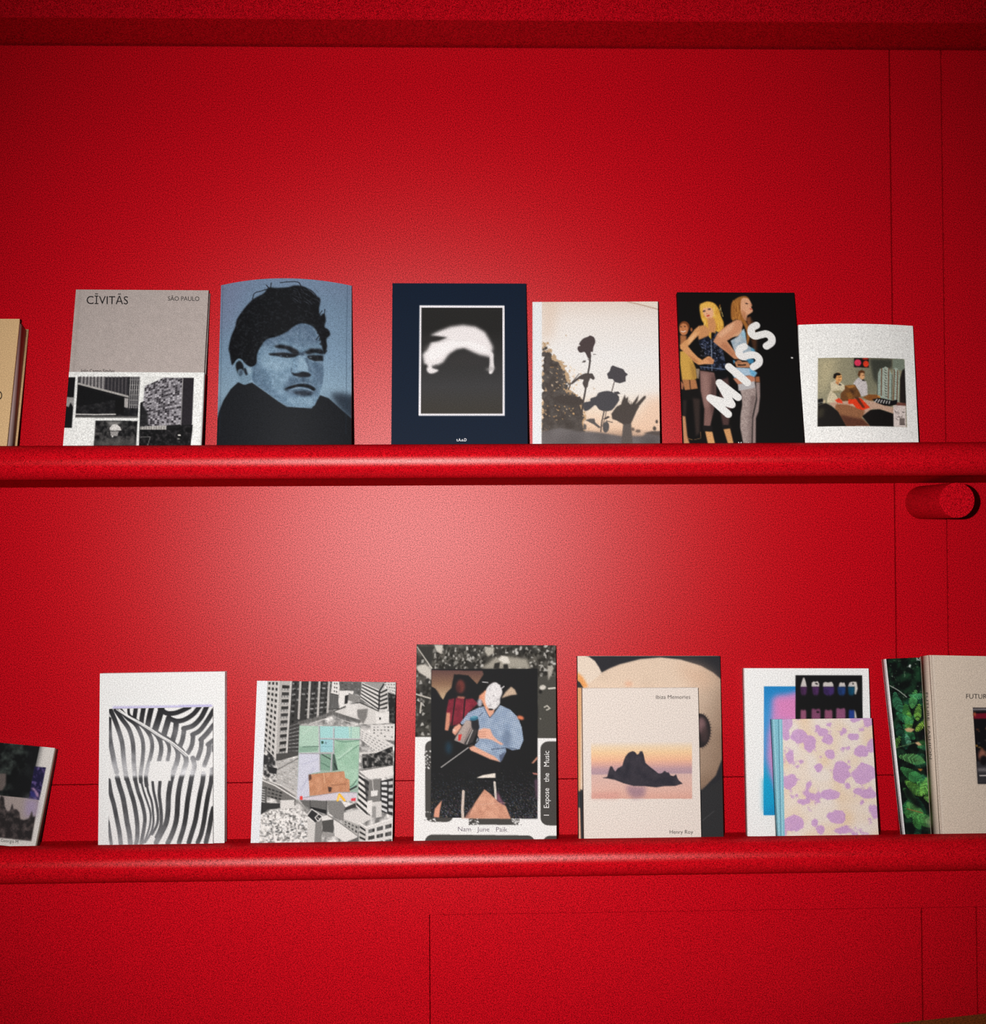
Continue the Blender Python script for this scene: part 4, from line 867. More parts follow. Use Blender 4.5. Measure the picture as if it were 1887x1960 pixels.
c.poly([(600, 1390), (905, 1400), (900, 1545), (720, 1490)], (100, 98, 96)); c.poly([(720, 1465), (900, 1500), (895, 1545), (730, 1490)], (24, 23, 24)); c.line([(720, 1395), (722, 1480)], 8, (60, 58, 58)); c.line([(903, 1400), (900, 1560)], 9, (60, 58, 58)); c.line([(580, 1400), (700, 1510)], 18, (150, 147, 144))
c.poly([(905, 1400), (1060, 1400), (1110, 1470), (1085, 1620), (930, 1540)], (128, 125, 122)); c.poly([(1060, 1400), (1190, 1430), (1110, 1470)], (228, 224, 220)); c.poly([(1110, 1470), (1220, 1420), (1220, 1470), (1090, 1510)], (56, 54, 53))
c.poly([(165, 1560), (300, 1500), (560, 1480), (700, 1540), (780, 1640), (760, 1990), (150, 1990)], (218, 214, 210)); nz = c.noise(20, 3, 56); c.put(c.pmask([(165, 1560), (300, 1500), (560, 1480), (700, 1540), (780, 1640), (760, 1990), (150, 1990)]), c.mix((90, 88, 86), (236, 232, 228), (nz-.18)*2.6))
for i in range(70):
    x = random.uniform(180, 700); y = random.uniform(1560, 1850); s_ = random.uniform(10, 34); c.poly([(x, y), (x+s_, y-s_*.2), (x+s_, y+s_*.4), (x, y+s_*.5)], (random.choice((50, 120, 200, 225)),)*3, 1, .8)
c.poly([(690, 1560), (735, 1490), (850, 1570), (780, 1640)], (40, 39, 40)); c.line([(690, 1555), (738, 1490), (855, 1570), (810, 1630), (775, 1585), (815, 1545)], 10, (222, 218, 214)); c.line([(800, 1580), (830, 1600)], 6, (214, 210, 206))
c.poly([(690, 1580), (780, 1650), (765, 1990), (690, 1990)], (206, 202, 198)); c.poly([(780, 1630), (850, 1620), (845, 1990), (760, 1990)], (128, 125, 122)); c.poly([(850, 1620), (978, 1600), (978, 1750), (860, 1735)], (76, 74, 72)); c.poly([(850, 1570), (940, 1550), (978, 1600), (850, 1620)], (224, 220, 216)); c.poly([(858, 1740), (980, 1750), (1050, 1770), (930, 1800), (850, 1780)], (150, 147, 144))
c.poly([(980, 1600), (1080, 1660), (1240, 1790), (1100, 1850), (990, 1780)], (220, 216, 212)); c.line([(920, 1560), (1050, 1640), (1240, 1780)], 12, (130, 127, 124)); c.poly([(1090, 1990), (1120, 1850), (1250, 1790), (1250, 1990)], (100, 98, 96))
c.poly([(1090, 1530), (1230, 1500), (1420, 1580), (1300, 1640), (1250, 1660), (1090, 1600)], (212, 208, 204)); c.poly([(1090, 1600), (1250, 1660), (1240, 1780), (1090, 1660)], (168, 165, 161)); win([(1090, 1610), (1250, 1670), (1240, 1770), (1090, 1660)], 4, 2, .5, .5, 50, 90)
A = [(1240, 1090), (1365, 1180), (1345, 1570), (1225, 1460)]; c.poly(A, (222, 218, 214)); win(A, 1, 6, 1, .45, 36, 52)
c.poly([(1365, 1180), (1500, 1150), (1480, 1420), (1345, 1440)], (120, 117, 114)); c.poly([(1310, 1150), (1365, 1180), (1350, 1390), (1330, 1380)], (40, 39, 40), 3, .8)
A = [(1488, 1180), (1625, 1150), (1620, 1560), (1488, 1510)]; c.poly(A, (40, 39, 40)); win([(1500, 1180), (1560, 1175), (1560, 1540), (1500, 1510)], 1, 6, 1, .5, 205, 225); win([(1575, 1170), (1622, 1160), (1620, 1540), (1575, 1530)], 1, 5, 1, .5, 190, 220)
c.poly([(1385, 1290), (1460, 1280), (1455, 1340), (1385, 1350)], (226, 222, 218)); c.line([(1400, 1165), (1412, 1290)], 6, (220, 216, 212)); c.poly([(1340, 1420), (1500, 1400), (1500, 1570), (1390, 1590)], (206, 202, 198)); c.poly([(1395, 1460), (1440, 1455), (1440, 1580), (1395, 1580)], (150, 147, 144)); c.poly([(1345, 1400), (1400, 1390), (1395, 1560), (1340, 1520)], (226, 222, 218))
c.poly([(1260, 1640), (1335, 1690), (1330, 1990), (1250, 1990)], (196, 192, 188)); win([(1262, 1650), (1330, 1700), (1328, 1900), (1255, 1880)], 1, 4, .9, .4, 34, 60)
A = [(1335, 1690), (1622, 1590), (1620, 1990), (1330, 1990)]; c.poly(A, (216, 212, 208)); win([(1345, 1700), (1620, 1620), (1620, 1960), (1340, 1990)], 3, 4, .74, .55, 60, 110); win([(1345, 1700), (1620, 1620), (1620, 1960), (1340, 1990)], 6, 4, .5, .4, 24, 60, .5, .5, .6); c.line([(1260, 1640), (1335, 1685), (1622, 1585)], 14, (232, 228, 224))
# tarpaulin picture in colour
c.poly([(600, 570), (1265, 588), (1245, 1400), (575, 1390)], (150, 172, 158))
c.poly([(605, 572), (815, 578), (815, 862), (598, 872)], (170, 198, 180)); c.poly([(600, 800), (815, 800), (800, 850), (600, 868)], (136, 168, 148), 4); c.line([(640, 805), (812, 800)], 7, (70, 96, 84)); c.line([(640, 660), (730, 600)], 30, (184, 208, 192), .5)
c.poly([(828, 578), (1262, 588), (1260, 722), (828, 716)], (160, 206, 204)); c.poly([(1140, 585), (1262, 588), (1258, 722), (1150, 720)], (176, 206, 190)); c.line([(1170, 590), (1165, 715)], 10, (120, 170, 170), .6)
c.poly([(830, 722), (976, 724), (976, 862), (830, 860)], (152, 198, 204)); c.poly([(842, 742), (866, 742), (866, 772), (842, 772)], (30, 70, 50)); c.poly([(882, 748), (904, 748), (904, 774), (882, 774)], (120, 150, 160)); c.line([(840, 800), (970, 800)], 6, (110, 160, 166), .8)
CL = [(985, 728), (1070, 740), (1255, 730), (1255, 800), (1242, 1180), (1200, 1250), (1160, 1260), (1105, 1150), (1095, 1080), (1020, 1060), (990, 940)]
c.put(c.pmask(CL), c.mix((132, 172, 146), (178, 208, 186), c.noise(80, 3, 57))); c.line([(1030, 950), (1120, 880), (1250, 790)], 12, (96, 136, 112), .8, True); c.line([(1000, 735), (1100, 752), (1250, 738)], 10, (90, 130, 110), .8, True); c.line([(1105, 1160), (1160, 1245), (1230, 1170)], 10, (60, 90, 76), .8, True); c.line([(1040, 930), (1180, 820)], 22, (190, 216, 198), .6)
c.poly([(596, 882), (822, 882), (832, 1078), (704, 1104), (716, 1346), (575, 1380)], (202, 202, 216)); c.line([(620, 1280), (760, 1040)], 22, (176, 176, 196), .5); c.line([(640, 1000), (800, 940)], 16, (182, 182, 202), .5)
c.poly([(834, 884), (965, 886), (952, 1070), (828, 1056)], (124, 158, 138)); c.line([(850, 890), (960, 950)], 10, (50, 70, 60)); c.line([(840, 980), (950, 1040)], 10, (90, 124, 106)); c.poly([(968, 886), (990, 890), (1025, 1060), (968, 1070)], (70, 90, 80)); c.line([(985, 990), (1015, 1055)], 12, (30, 44, 40))
for L in ([(818, 572), (826, 1060)], [(978, 600), (976, 870)], [(600, 876), (980, 876)], [(838, 716), (1260, 724)], [(962, 880), (948, 1070)]): c.line(L, 15, (188, 186, 190)); c.line([(a+6, b+4) for a, b in L], 4, (110, 108, 112))
CB = [(704, 1112), (860, 1092), (1094, 1074), (1105, 1148), (1150, 1166), (1156, 1300), (1010, 1304), (860, 1330), (715, 1346)]
c.put(c.pmask(CB), c.mix((176, 118, 84), (212, 156, 122), c.noise(50, 3, 58))); c.poly([(704, 1112), (730, 1108), (738, 1160), (704, 1180)], (92, 60, 46), 3); c.poly([(915, 1245), (960, 1250), (950, 1300), (925, 1305)], (66, 44, 36), 3); c.line([(870, 1100), (880, 1200)], 9, (220, 170, 136)); c.line([(950, 1230), (1110, 1215)], 6, (136, 88, 64))
c.poly([(580, 1378), (760, 1345), (1030, 1302), (1235, 1305), (1235, 1398), (590, 1390)], (206, 198, 206)); c.line([(600, 1372), (1030, 1306), (1232, 1310)], 6, (150, 140, 150)); c.line([(1160, 1275), (1225, 1240)], 20, (50, 56, 54)); c.line([(1160, 1255), (1220, 1220), (1240, 1170)], 7, (150, 196, 176), 1, True)
c.poly([(608, 1348), (636, 1346), (638, 1388), (608, 1388)], (226, 62, 56)); c.poly([(1170, 1372), (1222, 1366), (1216, 1400), (1170, 1400)], (224, 60, 74)); c.line([(1022, 1394), (1042, 1328), (1098, 1394)], 24, (242, 182, 48)); c.line([(1024, 1390), (1040, 1340)], 12, (250, 210, 110))
c.poly([(100, 40), (247, 40), (152, 1990), (40, 1990)], (228, 230, 233))
finish(bk)

# --- collage cover with photograph of a man and camera
Q = [(85, 62), (1357, 75), (1362, 1850), (55, 1865)]
bk = new_book('paik', Q, 'tall book with a man filming with a camcorder on its cover', base=(232, 230, 228), spine=(120, 118, 114), backc=(60, 58, 56))
c = bk.cv; random.seed(31)
UPR = [(40, 40), (1400, 60), (1400, 922), (60, 914)]
nz = c.noise(70, 3, 61); c.put(c.pmask(UPR), c.mix((40, 38, 34), (92, 88, 80), (nz-.35)*2))
CROWD = [(230, 70), (720, 70), (760, 290), (215, 290)]
for reg, N, sz in (((230, 720, 80, 285), 190, (10, 34)), ((760, 1340, 80, 285), 130, (10, 34)), ((75, 215, 200, 640), 70, (10, 40)), ((1195, 1350, 80, 400), 60, (12, 40)), ((75, 215, 640, 900), 24, (10, 36))):
    for i in range(N):
        x = random.uniform(reg[0], reg[1]); y = random.uniform(reg[2], reg[3]); s_ = random.uniform(*sz)*.6; g = random.choice((18, 24, 30, 38, 90, 130, 176, 200))
        if random.random() < .3: c.ell(x, y, s_*.6, s_*.8, (g, g-3, g-9), random.uniform(-1, 1), 3, .85)
        else: c.poly([(x, y), (x+random.uniform(4, 26), y+random.uniform(-14, 10)), (x+random.uniform(6, 30), y+random.uniform(10, 36)), (x-random.uniform(0, 14), y+random.uniform(14, 40))], (g, g-3, g-9), 2, .85)
c.poly([(720, 90), (800, 95), (790, 150), (740, 180), (710, 130)], (176, 170, 158), 6); c.poly([(680, 290), (800, 190), (940, 180), (1090, 200), (1130, 290)], (156, 150, 138), 12); c.poly([(830, 200), (870, 170), (920, 180), (940, 240), (880, 240)], (214, 208, 198), 5); c.poly([(800, 240), (850, 230), (840, 290), (790, 290)], (36, 34, 30), 4); c.poly([(880, 250), (920, 250), (925, 290), (880, 290)], (30, 28, 26), 4)
c.poly([(250, 70), (330, 72), (320, 160), (270, 130)], (196, 190, 180), 5); c.line([(95, 90), (225, 280)], 12, (200, 194, 184)); c.poly([(95, 85), (240, 85), (225, 270)], (46, 44, 40), 5)
c.poly([(90, 270), (160, 250), (220, 300), (222, 390), (190, 370), (110, 320)], (196, 190, 180), 5, smooth=True); c.line([(80, 520), (215, 560)], 14, (180, 174, 164)); c.line([(130, 600), (120, 690)], 14, (190, 184, 174))
c.poly([(1195, 360), (1360, 350), (1360, 922), (1195, 920)], (68, 66, 60), 6); c.ell(1235, 460, 30, 22, (206, 200, 190), -.2, 4); c.ell(1215, 500, 16, 16, (24, 22, 20), 0, 4); c.line([(1290, 470), (1345, 465)], 16, (200, 194, 184)); c.line([(1250, 640), (1275, 625), (1300, 650), (1270, 665)], 12, (180, 175, 165)); c.ell(1215, 745, 7, 7, (150, 146, 138)); c.poly([(1280, 260), (1340, 280), (1310, 350), (1285, 400)], (170, 164, 154), 6)
c.poly([(40, 912), (1400, 922), (1400, 2000), (40, 2000)], (232, 230, 228))
def rrect(x0, y0, x1, y1, r, col):
    p = []
    for cx_, cy_, a in ((x1-r, y0+r, -90), (x1-r, y1-r, 0), (x0+r, y1-r, 90), (x0+r, y0+r, 180)):
        for t in range(0, 91, 15): p.append((cx_+r*math.cos(math.radians(a+t)), cy_+r*math.sin(math.radians(a+t))))
    c.poly(p, col)
GY = (66, 63, 60)
rrect(1214, 950, 1500, 1714, 70, GY); rrect(164, 945, 420, 1690, 60, GY); rrect(160, 1806, 1165, 2100, 70, GY); rrect(1238, 1808, 1600, 2100, 60, GY)
c.poly([(560, 1655), (1030, 1655), (1010, 1712), (570, 1712)], GY); nz = c.noise(16, 2, 62)
for (x0, x1, y0, y1) in ((555, 650, 1655, 1716), (950, 1040, 1655, 1712), (160, 260, 1600, 1700), (160, 220, 1040, 1200)):
    for i in range(40): c.ell(random.uniform(x0, x1), random.uniform(y0, y1), random.uniform(3, 10), random.uniform(3, 9), (232, 230, 228) if random.random() < .5 else GY, 0, 1, .9)
PH = [(222, 290), (1190, 290), (1188, 1655), (215, 1650)]
c.poly(PH, (15, 15, 17))
c.put(c.pmask([(224, 300), (690, 308), (700, 340), (640, 430), (560, 350), (430, 340), (410, 460), (360, 510), (330, 572), (290, 540), (260, 470), (224, 452)], 3), c.vgrad([300, 420, 570], [(92, 62, 58), (132, 98, 76), (200, 172, 136)]))
c.poly([(225, 460), (275, 490), (330, 580), (400, 520), (420, 400), (470, 340), (560, 360), (640, 450), (640, 700), (400, 900), (225, 900)], (16, 15, 18), 6)
c.ell(490, 450, 40, 62, (104, 46, 40), 0, 10); c.ell(470, 470, 20, 40, (60, 26, 26), 0, 10, .8); c.poly([(460, 540), (530, 545), (530, 580), (460, 580)], (180, 110, 92), 6)
RD = [(380, 570), (450, 555), (540, 565), (600, 560), (650, 605), (560, 690), (500, 770), (470, 800), (400, 810), (375, 700), (358, 690)]
c.put(c.pmask(RD, 4), c.mix((88, 16, 32), (152, 40, 60), c.noise(50, 3, 63))); c.line([(440, 560), (410, 800)], 12, (30, 10, 16)); c.line([(530, 560), (515, 740)], 12, (30, 10, 16)); c.poly([(360, 690), (395, 690), (390, 800), (375, 855), (345, 850)], (206, 138, 112), 4); c.ell(380, 1010, 30, 60, (22, 58, 78), 0, 16, .8)
c.ell(770, 480, 88, 88, (18, 16, 16), 0, 6); c.poly([(700, 490), (740, 480), (760, 640), (720, 660), (690, 600), (660, 540)], (228, 158, 124), 5); c.ell(672, 560, 16, 28, (214, 140, 112), 0, 5); c.poly([(700, 640), (800, 660), (790, 700), (755, 735), (705, 680)], (220, 160, 132), 4); c.ell(665, 600, 22, 36, (170, 168, 178), 0, 6)
c.poly([(860, 560), (900, 500), (950, 452), (985, 480), (1003, 525), (950, 530), (900, 545)], (196, 170, 146), 5); c.poly([(720, 500), (740, 450), (800, 412), (845, 440), (870, 500), (850, 560), (845, 610), (795, 662), (735, 640), (712, 570)], (222, 218, 218), 4, smooth=True)
for i in range(30):
    x = random.uniform(730, 850); y = random.uniform(440, 640); c.ell(x, y, random.uniform(4, 14), random.uniform(4, 10), random.choice(((176, 172, 174), (240, 238, 238), (200, 196, 198))), random.random()*3, 3, .8)
c.line([(690, 410), (740, 415)], 8, (190, 188, 190)); c.line([(860, 470), (885, 450)], 10, (190, 186, 186)); c.poly([(690, 420), (740, 440), (700, 500), (680, 520)], (14, 13, 14), 5); c.ell(765, 660, 22, 8, (20, 18, 18), 0, 3)
SHT = [(505, 760), (560, 690), (650, 645), (705, 632), (755, 740), (800, 690), (850, 620), (940, 660), (1010, 730), (1045, 820), (1062, 940), (1025, 1022), (960, 1032), (900, 1010), (905, 1045), (850, 1142), (740, 1090), (610, 1010), (640, 930), (655, 850), (640, 790), (580, 760), (500, 800), (488, 780)]
r = c.pmask(SHT, 2); H_, W_ = c.a.shape[:2]; yy_, xx_ = np.mgrid[:H_, :W_]
per = 2*math.pi/(17*c.k); chk = (np.sign(np.sin((xx_*.97+yy_*.25)*per))+np.sign(np.sin((yy_*.97-xx_*.25)*per))+2)/4
c.put(r, c.mix((96, 118, 150), (196, 208, 222), chk*.9+.5*(c.noise(60, 3, 64)-.5)))
c.poly([(900, 830), (960, 900), (930, 1000), (880, 990), (870, 900)], (90, 106, 132), 14, .6); c.poly([(755, 740), (800, 690), (850, 630), (840, 720), (780, 740)], (140, 158, 182), 8, .8); c.line([(700, 640), (755, 738), (800, 690)], 6, (70, 84, 106), .8); c.line([(690, 690), (660, 720)], 6, (50, 60, 80), .8); c.line([(1000, 1020), (900, 1010), (770, 1025)], 8, (70, 80, 100), .8)
c.poly([(840, 1080), (900, 1040), (870, 1120), (850, 1142)], (84, 94, 118), 4)
c.poly([(562, 1000), (600, 985), (640, 1010), (720, 1050), (800, 1090), (850, 1140), (760, 1115), (640, 1060), (580, 1035)], (222, 164, 138), 4); c.poly([(645, 900), (650, 850), (700, 830), (758, 838), (785, 900), (830, 945), (880, 975), (860, 985), (780, 940), (720, 925), (660, 925)], (226, 170, 146), 4)
for k in range(3): c.line([(655, 868+k*20), (720, 862+k*22)], 5, (170, 108, 88), .8)
c.poly([(430, 942), (470, 870), (540, 760), (600, 770), (640, 800), (600, 880), (540, 985)], (158, 142, 136), 3); c.poly([(540, 760), (590, 765), (500, 930), (440, 930)], (176, 160, 152), 6, .7); c.poly([(470, 890), (502, 886), (488, 944), (466, 948)], (204, 54, 52), 1); c.poly([(600, 830), (650, 840), (600, 960), (540, 990), (520, 975)], (54, 50, 50), 3); c.line([(600, 850), (545, 975)], 9, (170, 164, 160)); c.line([(580, 830), (520, 960)], 6, (100, 92, 90))
c.poly([(585, 750), (650, 745), (662, 830), (640, 850), (590, 830)], (32, 32, 36), 4); c.ell(612, 742, 38, 20, (44, 104, 130), -.2, 3); c.ell(612, 730, 30, 10, (90, 150, 170), -.2, 2); c.poly([(412, 870), (430, 820), (480, 790), (500, 815), (470, 860), (440, 900)], (220, 158, 134), 4); c.ell(430, 850, 14, 12, (236, 200, 182), 0, 4); c.line([(640, 900), (652, 940), (600, 990), (560, 1005)], 8, (20, 18, 18), 1, True)
c.line([(560, 1008), (310, 1190)], 8, (176, 172, 170)); c.ell(1035, 735, 32, 18, (214, 120, 84), .3, 6); c.poly([(1132, 1150), (1188, 1085), (1188, 1110), (1150, 1150)], (200, 140, 116), 3)
c.poly([(600, 1100), (860, 1150), (820, 1280), (600, 1260), (400, 1200)], (18, 17, 20), 10)
sp = c.a.copy()
for i in range(2600):
    y = 1180+470*math.sqrt(random.random()); x = random.uniform(220, 1186); g = random.choice(((90, 110, 140), (130, 96, 130), (70, 100, 100), (160, 160, 170), (150, 130, 90), (40, 56, 80)))
    c.ell(x, y, 4.2, 4.2, g, 0, 0, random.uniform(.35, 1)*(.3+.7*(y-1180)/470), n=4)
c.poly([(628, 1287), (690, 1260), (760, 1248), (806, 1240), (806, 1282), (720, 1284)], (228, 218, 206), 2); c.line([(798, 1325), (810, 1475)], 20, (206, 196, 186)); c.line([(514, 1410), (505, 1570), (508, 1650)], 24, (206, 188, 176)); c.poly([(240, 1645), (252, 1570), (318, 1490), (296, 1600), (292, 1650)], (216, 152, 126), 3)
TRI = [(545, 1656), (620, 1510), (705, 1388), (760, 1430), (830, 1500), (900, 1540), (945, 1656)]
c.put(c.pmask(TRI, 3), c.mix((186, 128, 104), (226, 170, 142), c.noise(40, 3, 65))); c.line([(620, 1530), (900, 1510)], 5, (214, 170, 150), .7); c.poly([(820, 1395), (860, 1480), (900, 1540), (820, 1490)], (150, 96, 120), 8, .8); c.poly([(520, 1655), (600, 1540), (560, 1655)], (170, 120, 104), 4, .9); c.poly([(1140, 1235), (1188, 1240), (1188, 1255), (1150, 1250)], (190, 120, 110), 3); c.poly([(1160, 1300), (1188, 1290), (1188, 1500), (1170, 1450)], (120, 84, 110), 8, .7)
for i in range(80): c.line([(62+random.uniform(0, 10), 180+i*8), (74+random.uniform(0, 8), 182+i*8)], 6, random.choice(((200, 196, 190), (30, 28, 26))), .7) if i < 70 else None
finish(bk)
write(bk, 'Nam   June   Paik', (462, 1776), (915, 1776), 42, (120, 108, 118)); write(bk, 'I   Expose   the   Music', (1294, 1625), (1296, 1036), 48, (232, 230, 228))

# --- skin close-up behind, island book in front
Q = [(75, 80), (1490, 82), (1515, 1850), (95, 1870)]
bk = new_book('skin', Q, 'dark paperback with a close-up of pale skin, standing behind the island book', base=(38, 38, 43), spine=(60, 56, 56), backc=(226, 222, 216))
c = bk.cv; nz = c.noise(300, 3, 71)
SKN = [(318, 248), (400, 205), (500, 165), (700, 115), (900, 98), (1100, 120), (1300, 182), (1420, 250), (1500, 320), (1500, 1100), (1440, 1260), (1310, 1400), (700, 1500), (100, 1400), (60, 400), (200, 300)]
H_, W_ = c.a.shape[:2]; xs = np.linspace(0, 1, W_)[None, :]*np.ones((H_, 1)); ys = np.linspace(0, 1, H_)[:, None]*np.ones((1, W_))
f = np.clip((xs-.62)*1.7+(ys-.35)*1.0, 0, 1)
c.put(c.pmask(SKN, 5), c.mix((222, 198, 176), (112, 86, 68), f*.9+(nz-.5)*.25))
c.poly([(1060, 150), (1300, 190), (1480, 330), (1300, 420), (1150, 330)], (216, 178, 150), 60, .7)
c.poly([(60, 60), (190, 88), (250, 130), (290, 190), (320, 250), (280, 290), (100, 420), (60, 420)], (226, 208, 190), 4); c.poly([(75, 240), (130, 290), (185, 385), (150, 400), (75, 400)], (230, 158, 92), 10); c.poly([(70, 320), (105, 345), (138, 400), (70, 400)], (40, 42, 44), 3)
c.ell(585, 360, 40, 26, (224, 170, 140), 0, 14, .7)
c.ell(1285, 822, 106, 168, (36, 31, 33), 0, 3); c.ell(1300, 770, 44, 80, (122, 92, 94), 0, 16); c.ell(1330, 860, 40, 80, (70, 54, 54), 0, 16, .8)
for a in range(16):
    t = -1.2+a*.17; c.line([(1285+100*math.cos(t), 822+162*math.sin(t)), (1285+118*math.cos(t), 822+182*math.sin(t))], 6, (40, 34, 36), .8)
c.poly([(1300, 1400), (1520, 1290), (1540, 2000), (1200, 2000)], (44, 44, 46), 14); c.line([(1310, 1700), (1420, 1610)], 5, (90, 90, 92), .7)
c.poly([(60, 1420), (100, 1430), (110, 1580), (70, 1580)], (60, 66, 66), 3); c.poly([(60, 1580), (110, 1580), (120, 1900), (70, 1900)], (222, 168, 140), 3); c.poly([(70, 400), (120, 400), (110, 1420), (80, 1420)], (216, 160, 110), 6)
c.line([(68, 90), (70, 1400)], 9, (40, 36, 38))
finish(bk)
Q = [(127, 397), (1267, 397), (1300, 1862), (143, 1885)]
bk = new_book('ibiza', Q, 'cream book with a dark rocky island at sunset on its cover', base=(227, 215, 206), spine=(178, 158, 148), backc=(205, 192, 184))
c = bk.cv
PH = [(216, 930), (1206, 930), (1208, 1490), (220, 1492)]
c.put(c.pmask(PH), c.vgrad([930, 980, 1040, 1110, 1160, 1200, 1245, 1262, 1400, 1492], [(226, 214, 206), (232, 208, 178), (238, 200, 156), (236, 182, 148), (214, 164, 152), (186, 150, 156), (176, 146, 156), (214, 178, 168), (220, 176, 162), (216, 164, 148)]))
c.poly([(560, 1360), (760, 1370), (740, 1470), (640, 1492), (580, 1440)], (140, 110, 130), 20, .7); c.poly([(220, 1440), (500, 1420), (480, 1492), (220, 1492)], (210, 150, 140), 16, .6)
ISL = [(325, 1287), (350, 1280), (375, 1275), (388, 1225), (405, 1172), (425, 1172), (440, 1205), (455, 1222), (480, 1190), (525, 1165), (540, 1110), (555, 1075), (580, 1042), (600, 1030), (625, 1021), (650, 1030), (668, 1056), (684, 1050), (700, 1022), (722, 1024), (735, 1060), (745, 1110), (752, 1138), (800, 1180), (840, 1210), (880, 1243), (910, 1240), (940, 1214), (960, 1232), (980, 1232), (995, 1260), (1025, 1268), (1052, 1250), (1066, 1290), (1080, 1312), (1118, 1342), (1080, 1352), (1040, 1366), (940, 1366), (860, 1379), (740, 1366), (640, 1366), (540, 1340), (450, 1305), (370, 1290)]
c.put(c.pmask(ISL, 2), c.mix((36, 35, 45), (66, 60, 68), c.noise(60, 3, 72)))
finish(bk); write(bk, 'Ibiza Memories', (855, 505), (1192, 506), 37, (70, 60, 58)); write(bk, 'Henry Roy', (990, 1833), (1220, 1833), 37, (66, 56, 54))
spine_marks(bk, [(.012, .035), (.115, .155)], (96, 80, 74), .004)

# --- teeth book behind, patterned book in front
Q = [(75, 105), (1378, 105), (1425, 1815), (118, 1818)]
bk = new_book('teeth', Q, 'white paperback with a blue and pink picture and rows of teeth', base=(242, 242, 241), spine=(236, 228, 226), backc=(216, 214, 214))
c = bk.cv
BL = [(284, 297), (900, 297), (900, 1635), (283, 1635)]
c.put(c.pmask(BL), c.vgrad([297, 600, 1000, 1300, 1635], [(26, 132, 200), (60, 150, 214), (70, 150, 210), (10, 164, 206), (14, 142, 200)]))
c.poly([(370, 430), (420, 390), (520, 380), (640, 350), (900, 350), (900, 1500), (420, 1480), (370, 1330), (320, 1050), (330, 800), (360, 640)], (206, 140, 200), 26); c.poly([(420, 440), (640, 420), (900, 420), (900, 700), (430, 620)], (222, 134, 190), 24, .9); c.poly([(345, 1250), (400, 1420), (430, 1500), (283, 1600), (283, 1250)], (12, 158, 206), 24, .9)
c.poly([(612, 180), (1308, 180), (1312, 700), (612, 700)], (14, 14, 16))
TT = (206, 200, 196)
c.poly([(664, 302), (678, 250), (692, 208), (704, 205), (718, 245), (730, 302)], TT, 3); c.poly([(780, 300), (782, 262), (800, 245), (820, 250), (845, 243), (860, 270), (858, 300)], TT, 3); c.poly([(898, 300), (902, 262), (925, 250), (950, 258), (990, 248), (1006, 275), (1008, 300)], TT, 3); c.poly([(1062, 302), (1070, 265), (1088, 253), (1102, 262), (1122, 255), (1135, 300)], TT, 3); c.poly([(1160, 300), (1172, 262), (1195, 248), (1225, 250), (1235, 262), (1225, 300)], TT, 3); c.poly([(1210, 250), (1248, 248), (1260, 320), (1240, 382), (1226, 376), (1228, 300)], (214, 208, 200), 4)
c.ell(832, 270, 16, 8, (30, 28, 28), .2, 3); c.ell(1212, 268, 8, 10, (40, 36, 36), 0, 3)
for x0, x1, col in ((662, 732, (84, 44, 92)), (786, 858, (84, 44, 100)), (900, 1018, (70, 44, 112)), (1050, 1136, (30, 66, 130)), (1158, 1228, (8, 84, 122))):
    c.poly([(x0, 302), (x1, 302), (x1-6, 372), ((x0+x1)/2+8, 400), ((x0+x1)/2, 372), ((x0+x1)/2-10, 398), (x0+8, 372)], col, 7, .9); c.poly([(x0+10, 320), ((x0+x1)/2, 330), ((x0+x1)/2, 380), (x0+14, 370)], tuple(int(v*.6) for v in col), 8, .7)
for x0, x1, y0, col in ((664, 724, 538, (146, 82, 112)), (778, 872, 528, (128, 70, 104)), (914, 996, 538, (140, 78, 108)), (1034, 1132, 522, (140, 80, 116)), (1166, 1226, 538, (32, 60, 140))):
    c.poly([(x0, 680), (x0+2, y0+14), (x0+14, y0), ((x0+x1)/2, y0+12), (x1-12, y0), (x1, y0+20), (x1, 680)], col, 6)
c.ell(845, 566, 16, 10, (20, 14, 20), 0, 4); c.poly([(1226, 538), (1240, 570), (1250, 632), (1226, 632)], (206, 200, 196), 4)
finish(bk); spine_marks(bk, [(.036, .235)], (90, 78, 78), .011)
Q = [(363, 628), (1408, 632), (1475, 1815), (437, 1835)]
bk = new_book('pink', Q, 'small cream and lilac patterned hardcover with a light blue cloth spine', hard=True, base=(234, 214, 196), spine=(132, 196, 214), backc=(60, 50, 56))
c = bk.cv; nz = c.noise(70, 4, 81); n2 = c.noise(260, 2, 82)
c.a[:] = c.mix((236, 208, 176), (238, 226, 216), n2*1.8-.2)
BLB = [(650, 810, 80, 70), (760, 900, 60, 90), (900, 780, 45, 40), (950, 850, 65, 42), (1215, 830, 65, 38), (1110, 770, 45, 32), (1300, 980, 72, 60), (1400, 920, 42, 75), (560, 1030, 38, 65), (970, 1000, 45, 52), (860, 1140, 48, 42), (1090, 1190, 74, 105), (640, 1140, 28, 28), (1325, 1210, 115, 92), (555, 1290, 72, 78), (760, 1310, 36, 46), (985, 1420, 92, 54), (1050, 1650, 96, 66), (600, 1720, 100, 80), (1370, 1420, 78, 40), (1260, 1390, 45, 34), (1440, 1600, 45, 60), (820, 1710, 36, 34), (1100, 1795, 95, 34), (520, 680, 60, 70), (510, 790, 40, 60), (1380, 670, 60, 46), (1240, 650, 60, 24), (880, 1780, 40, 50), (1170, 1080, 24, 22), (1165, 940, 28, 24), (880, 1030, 34, 22), (690, 1080, 34, 24), (740, 1490, 34, 30), (1160, 1330, 24, 40), (1300, 1500, 28, 34), (640, 1430, 30, 22), (850, 730, 20, 34)]
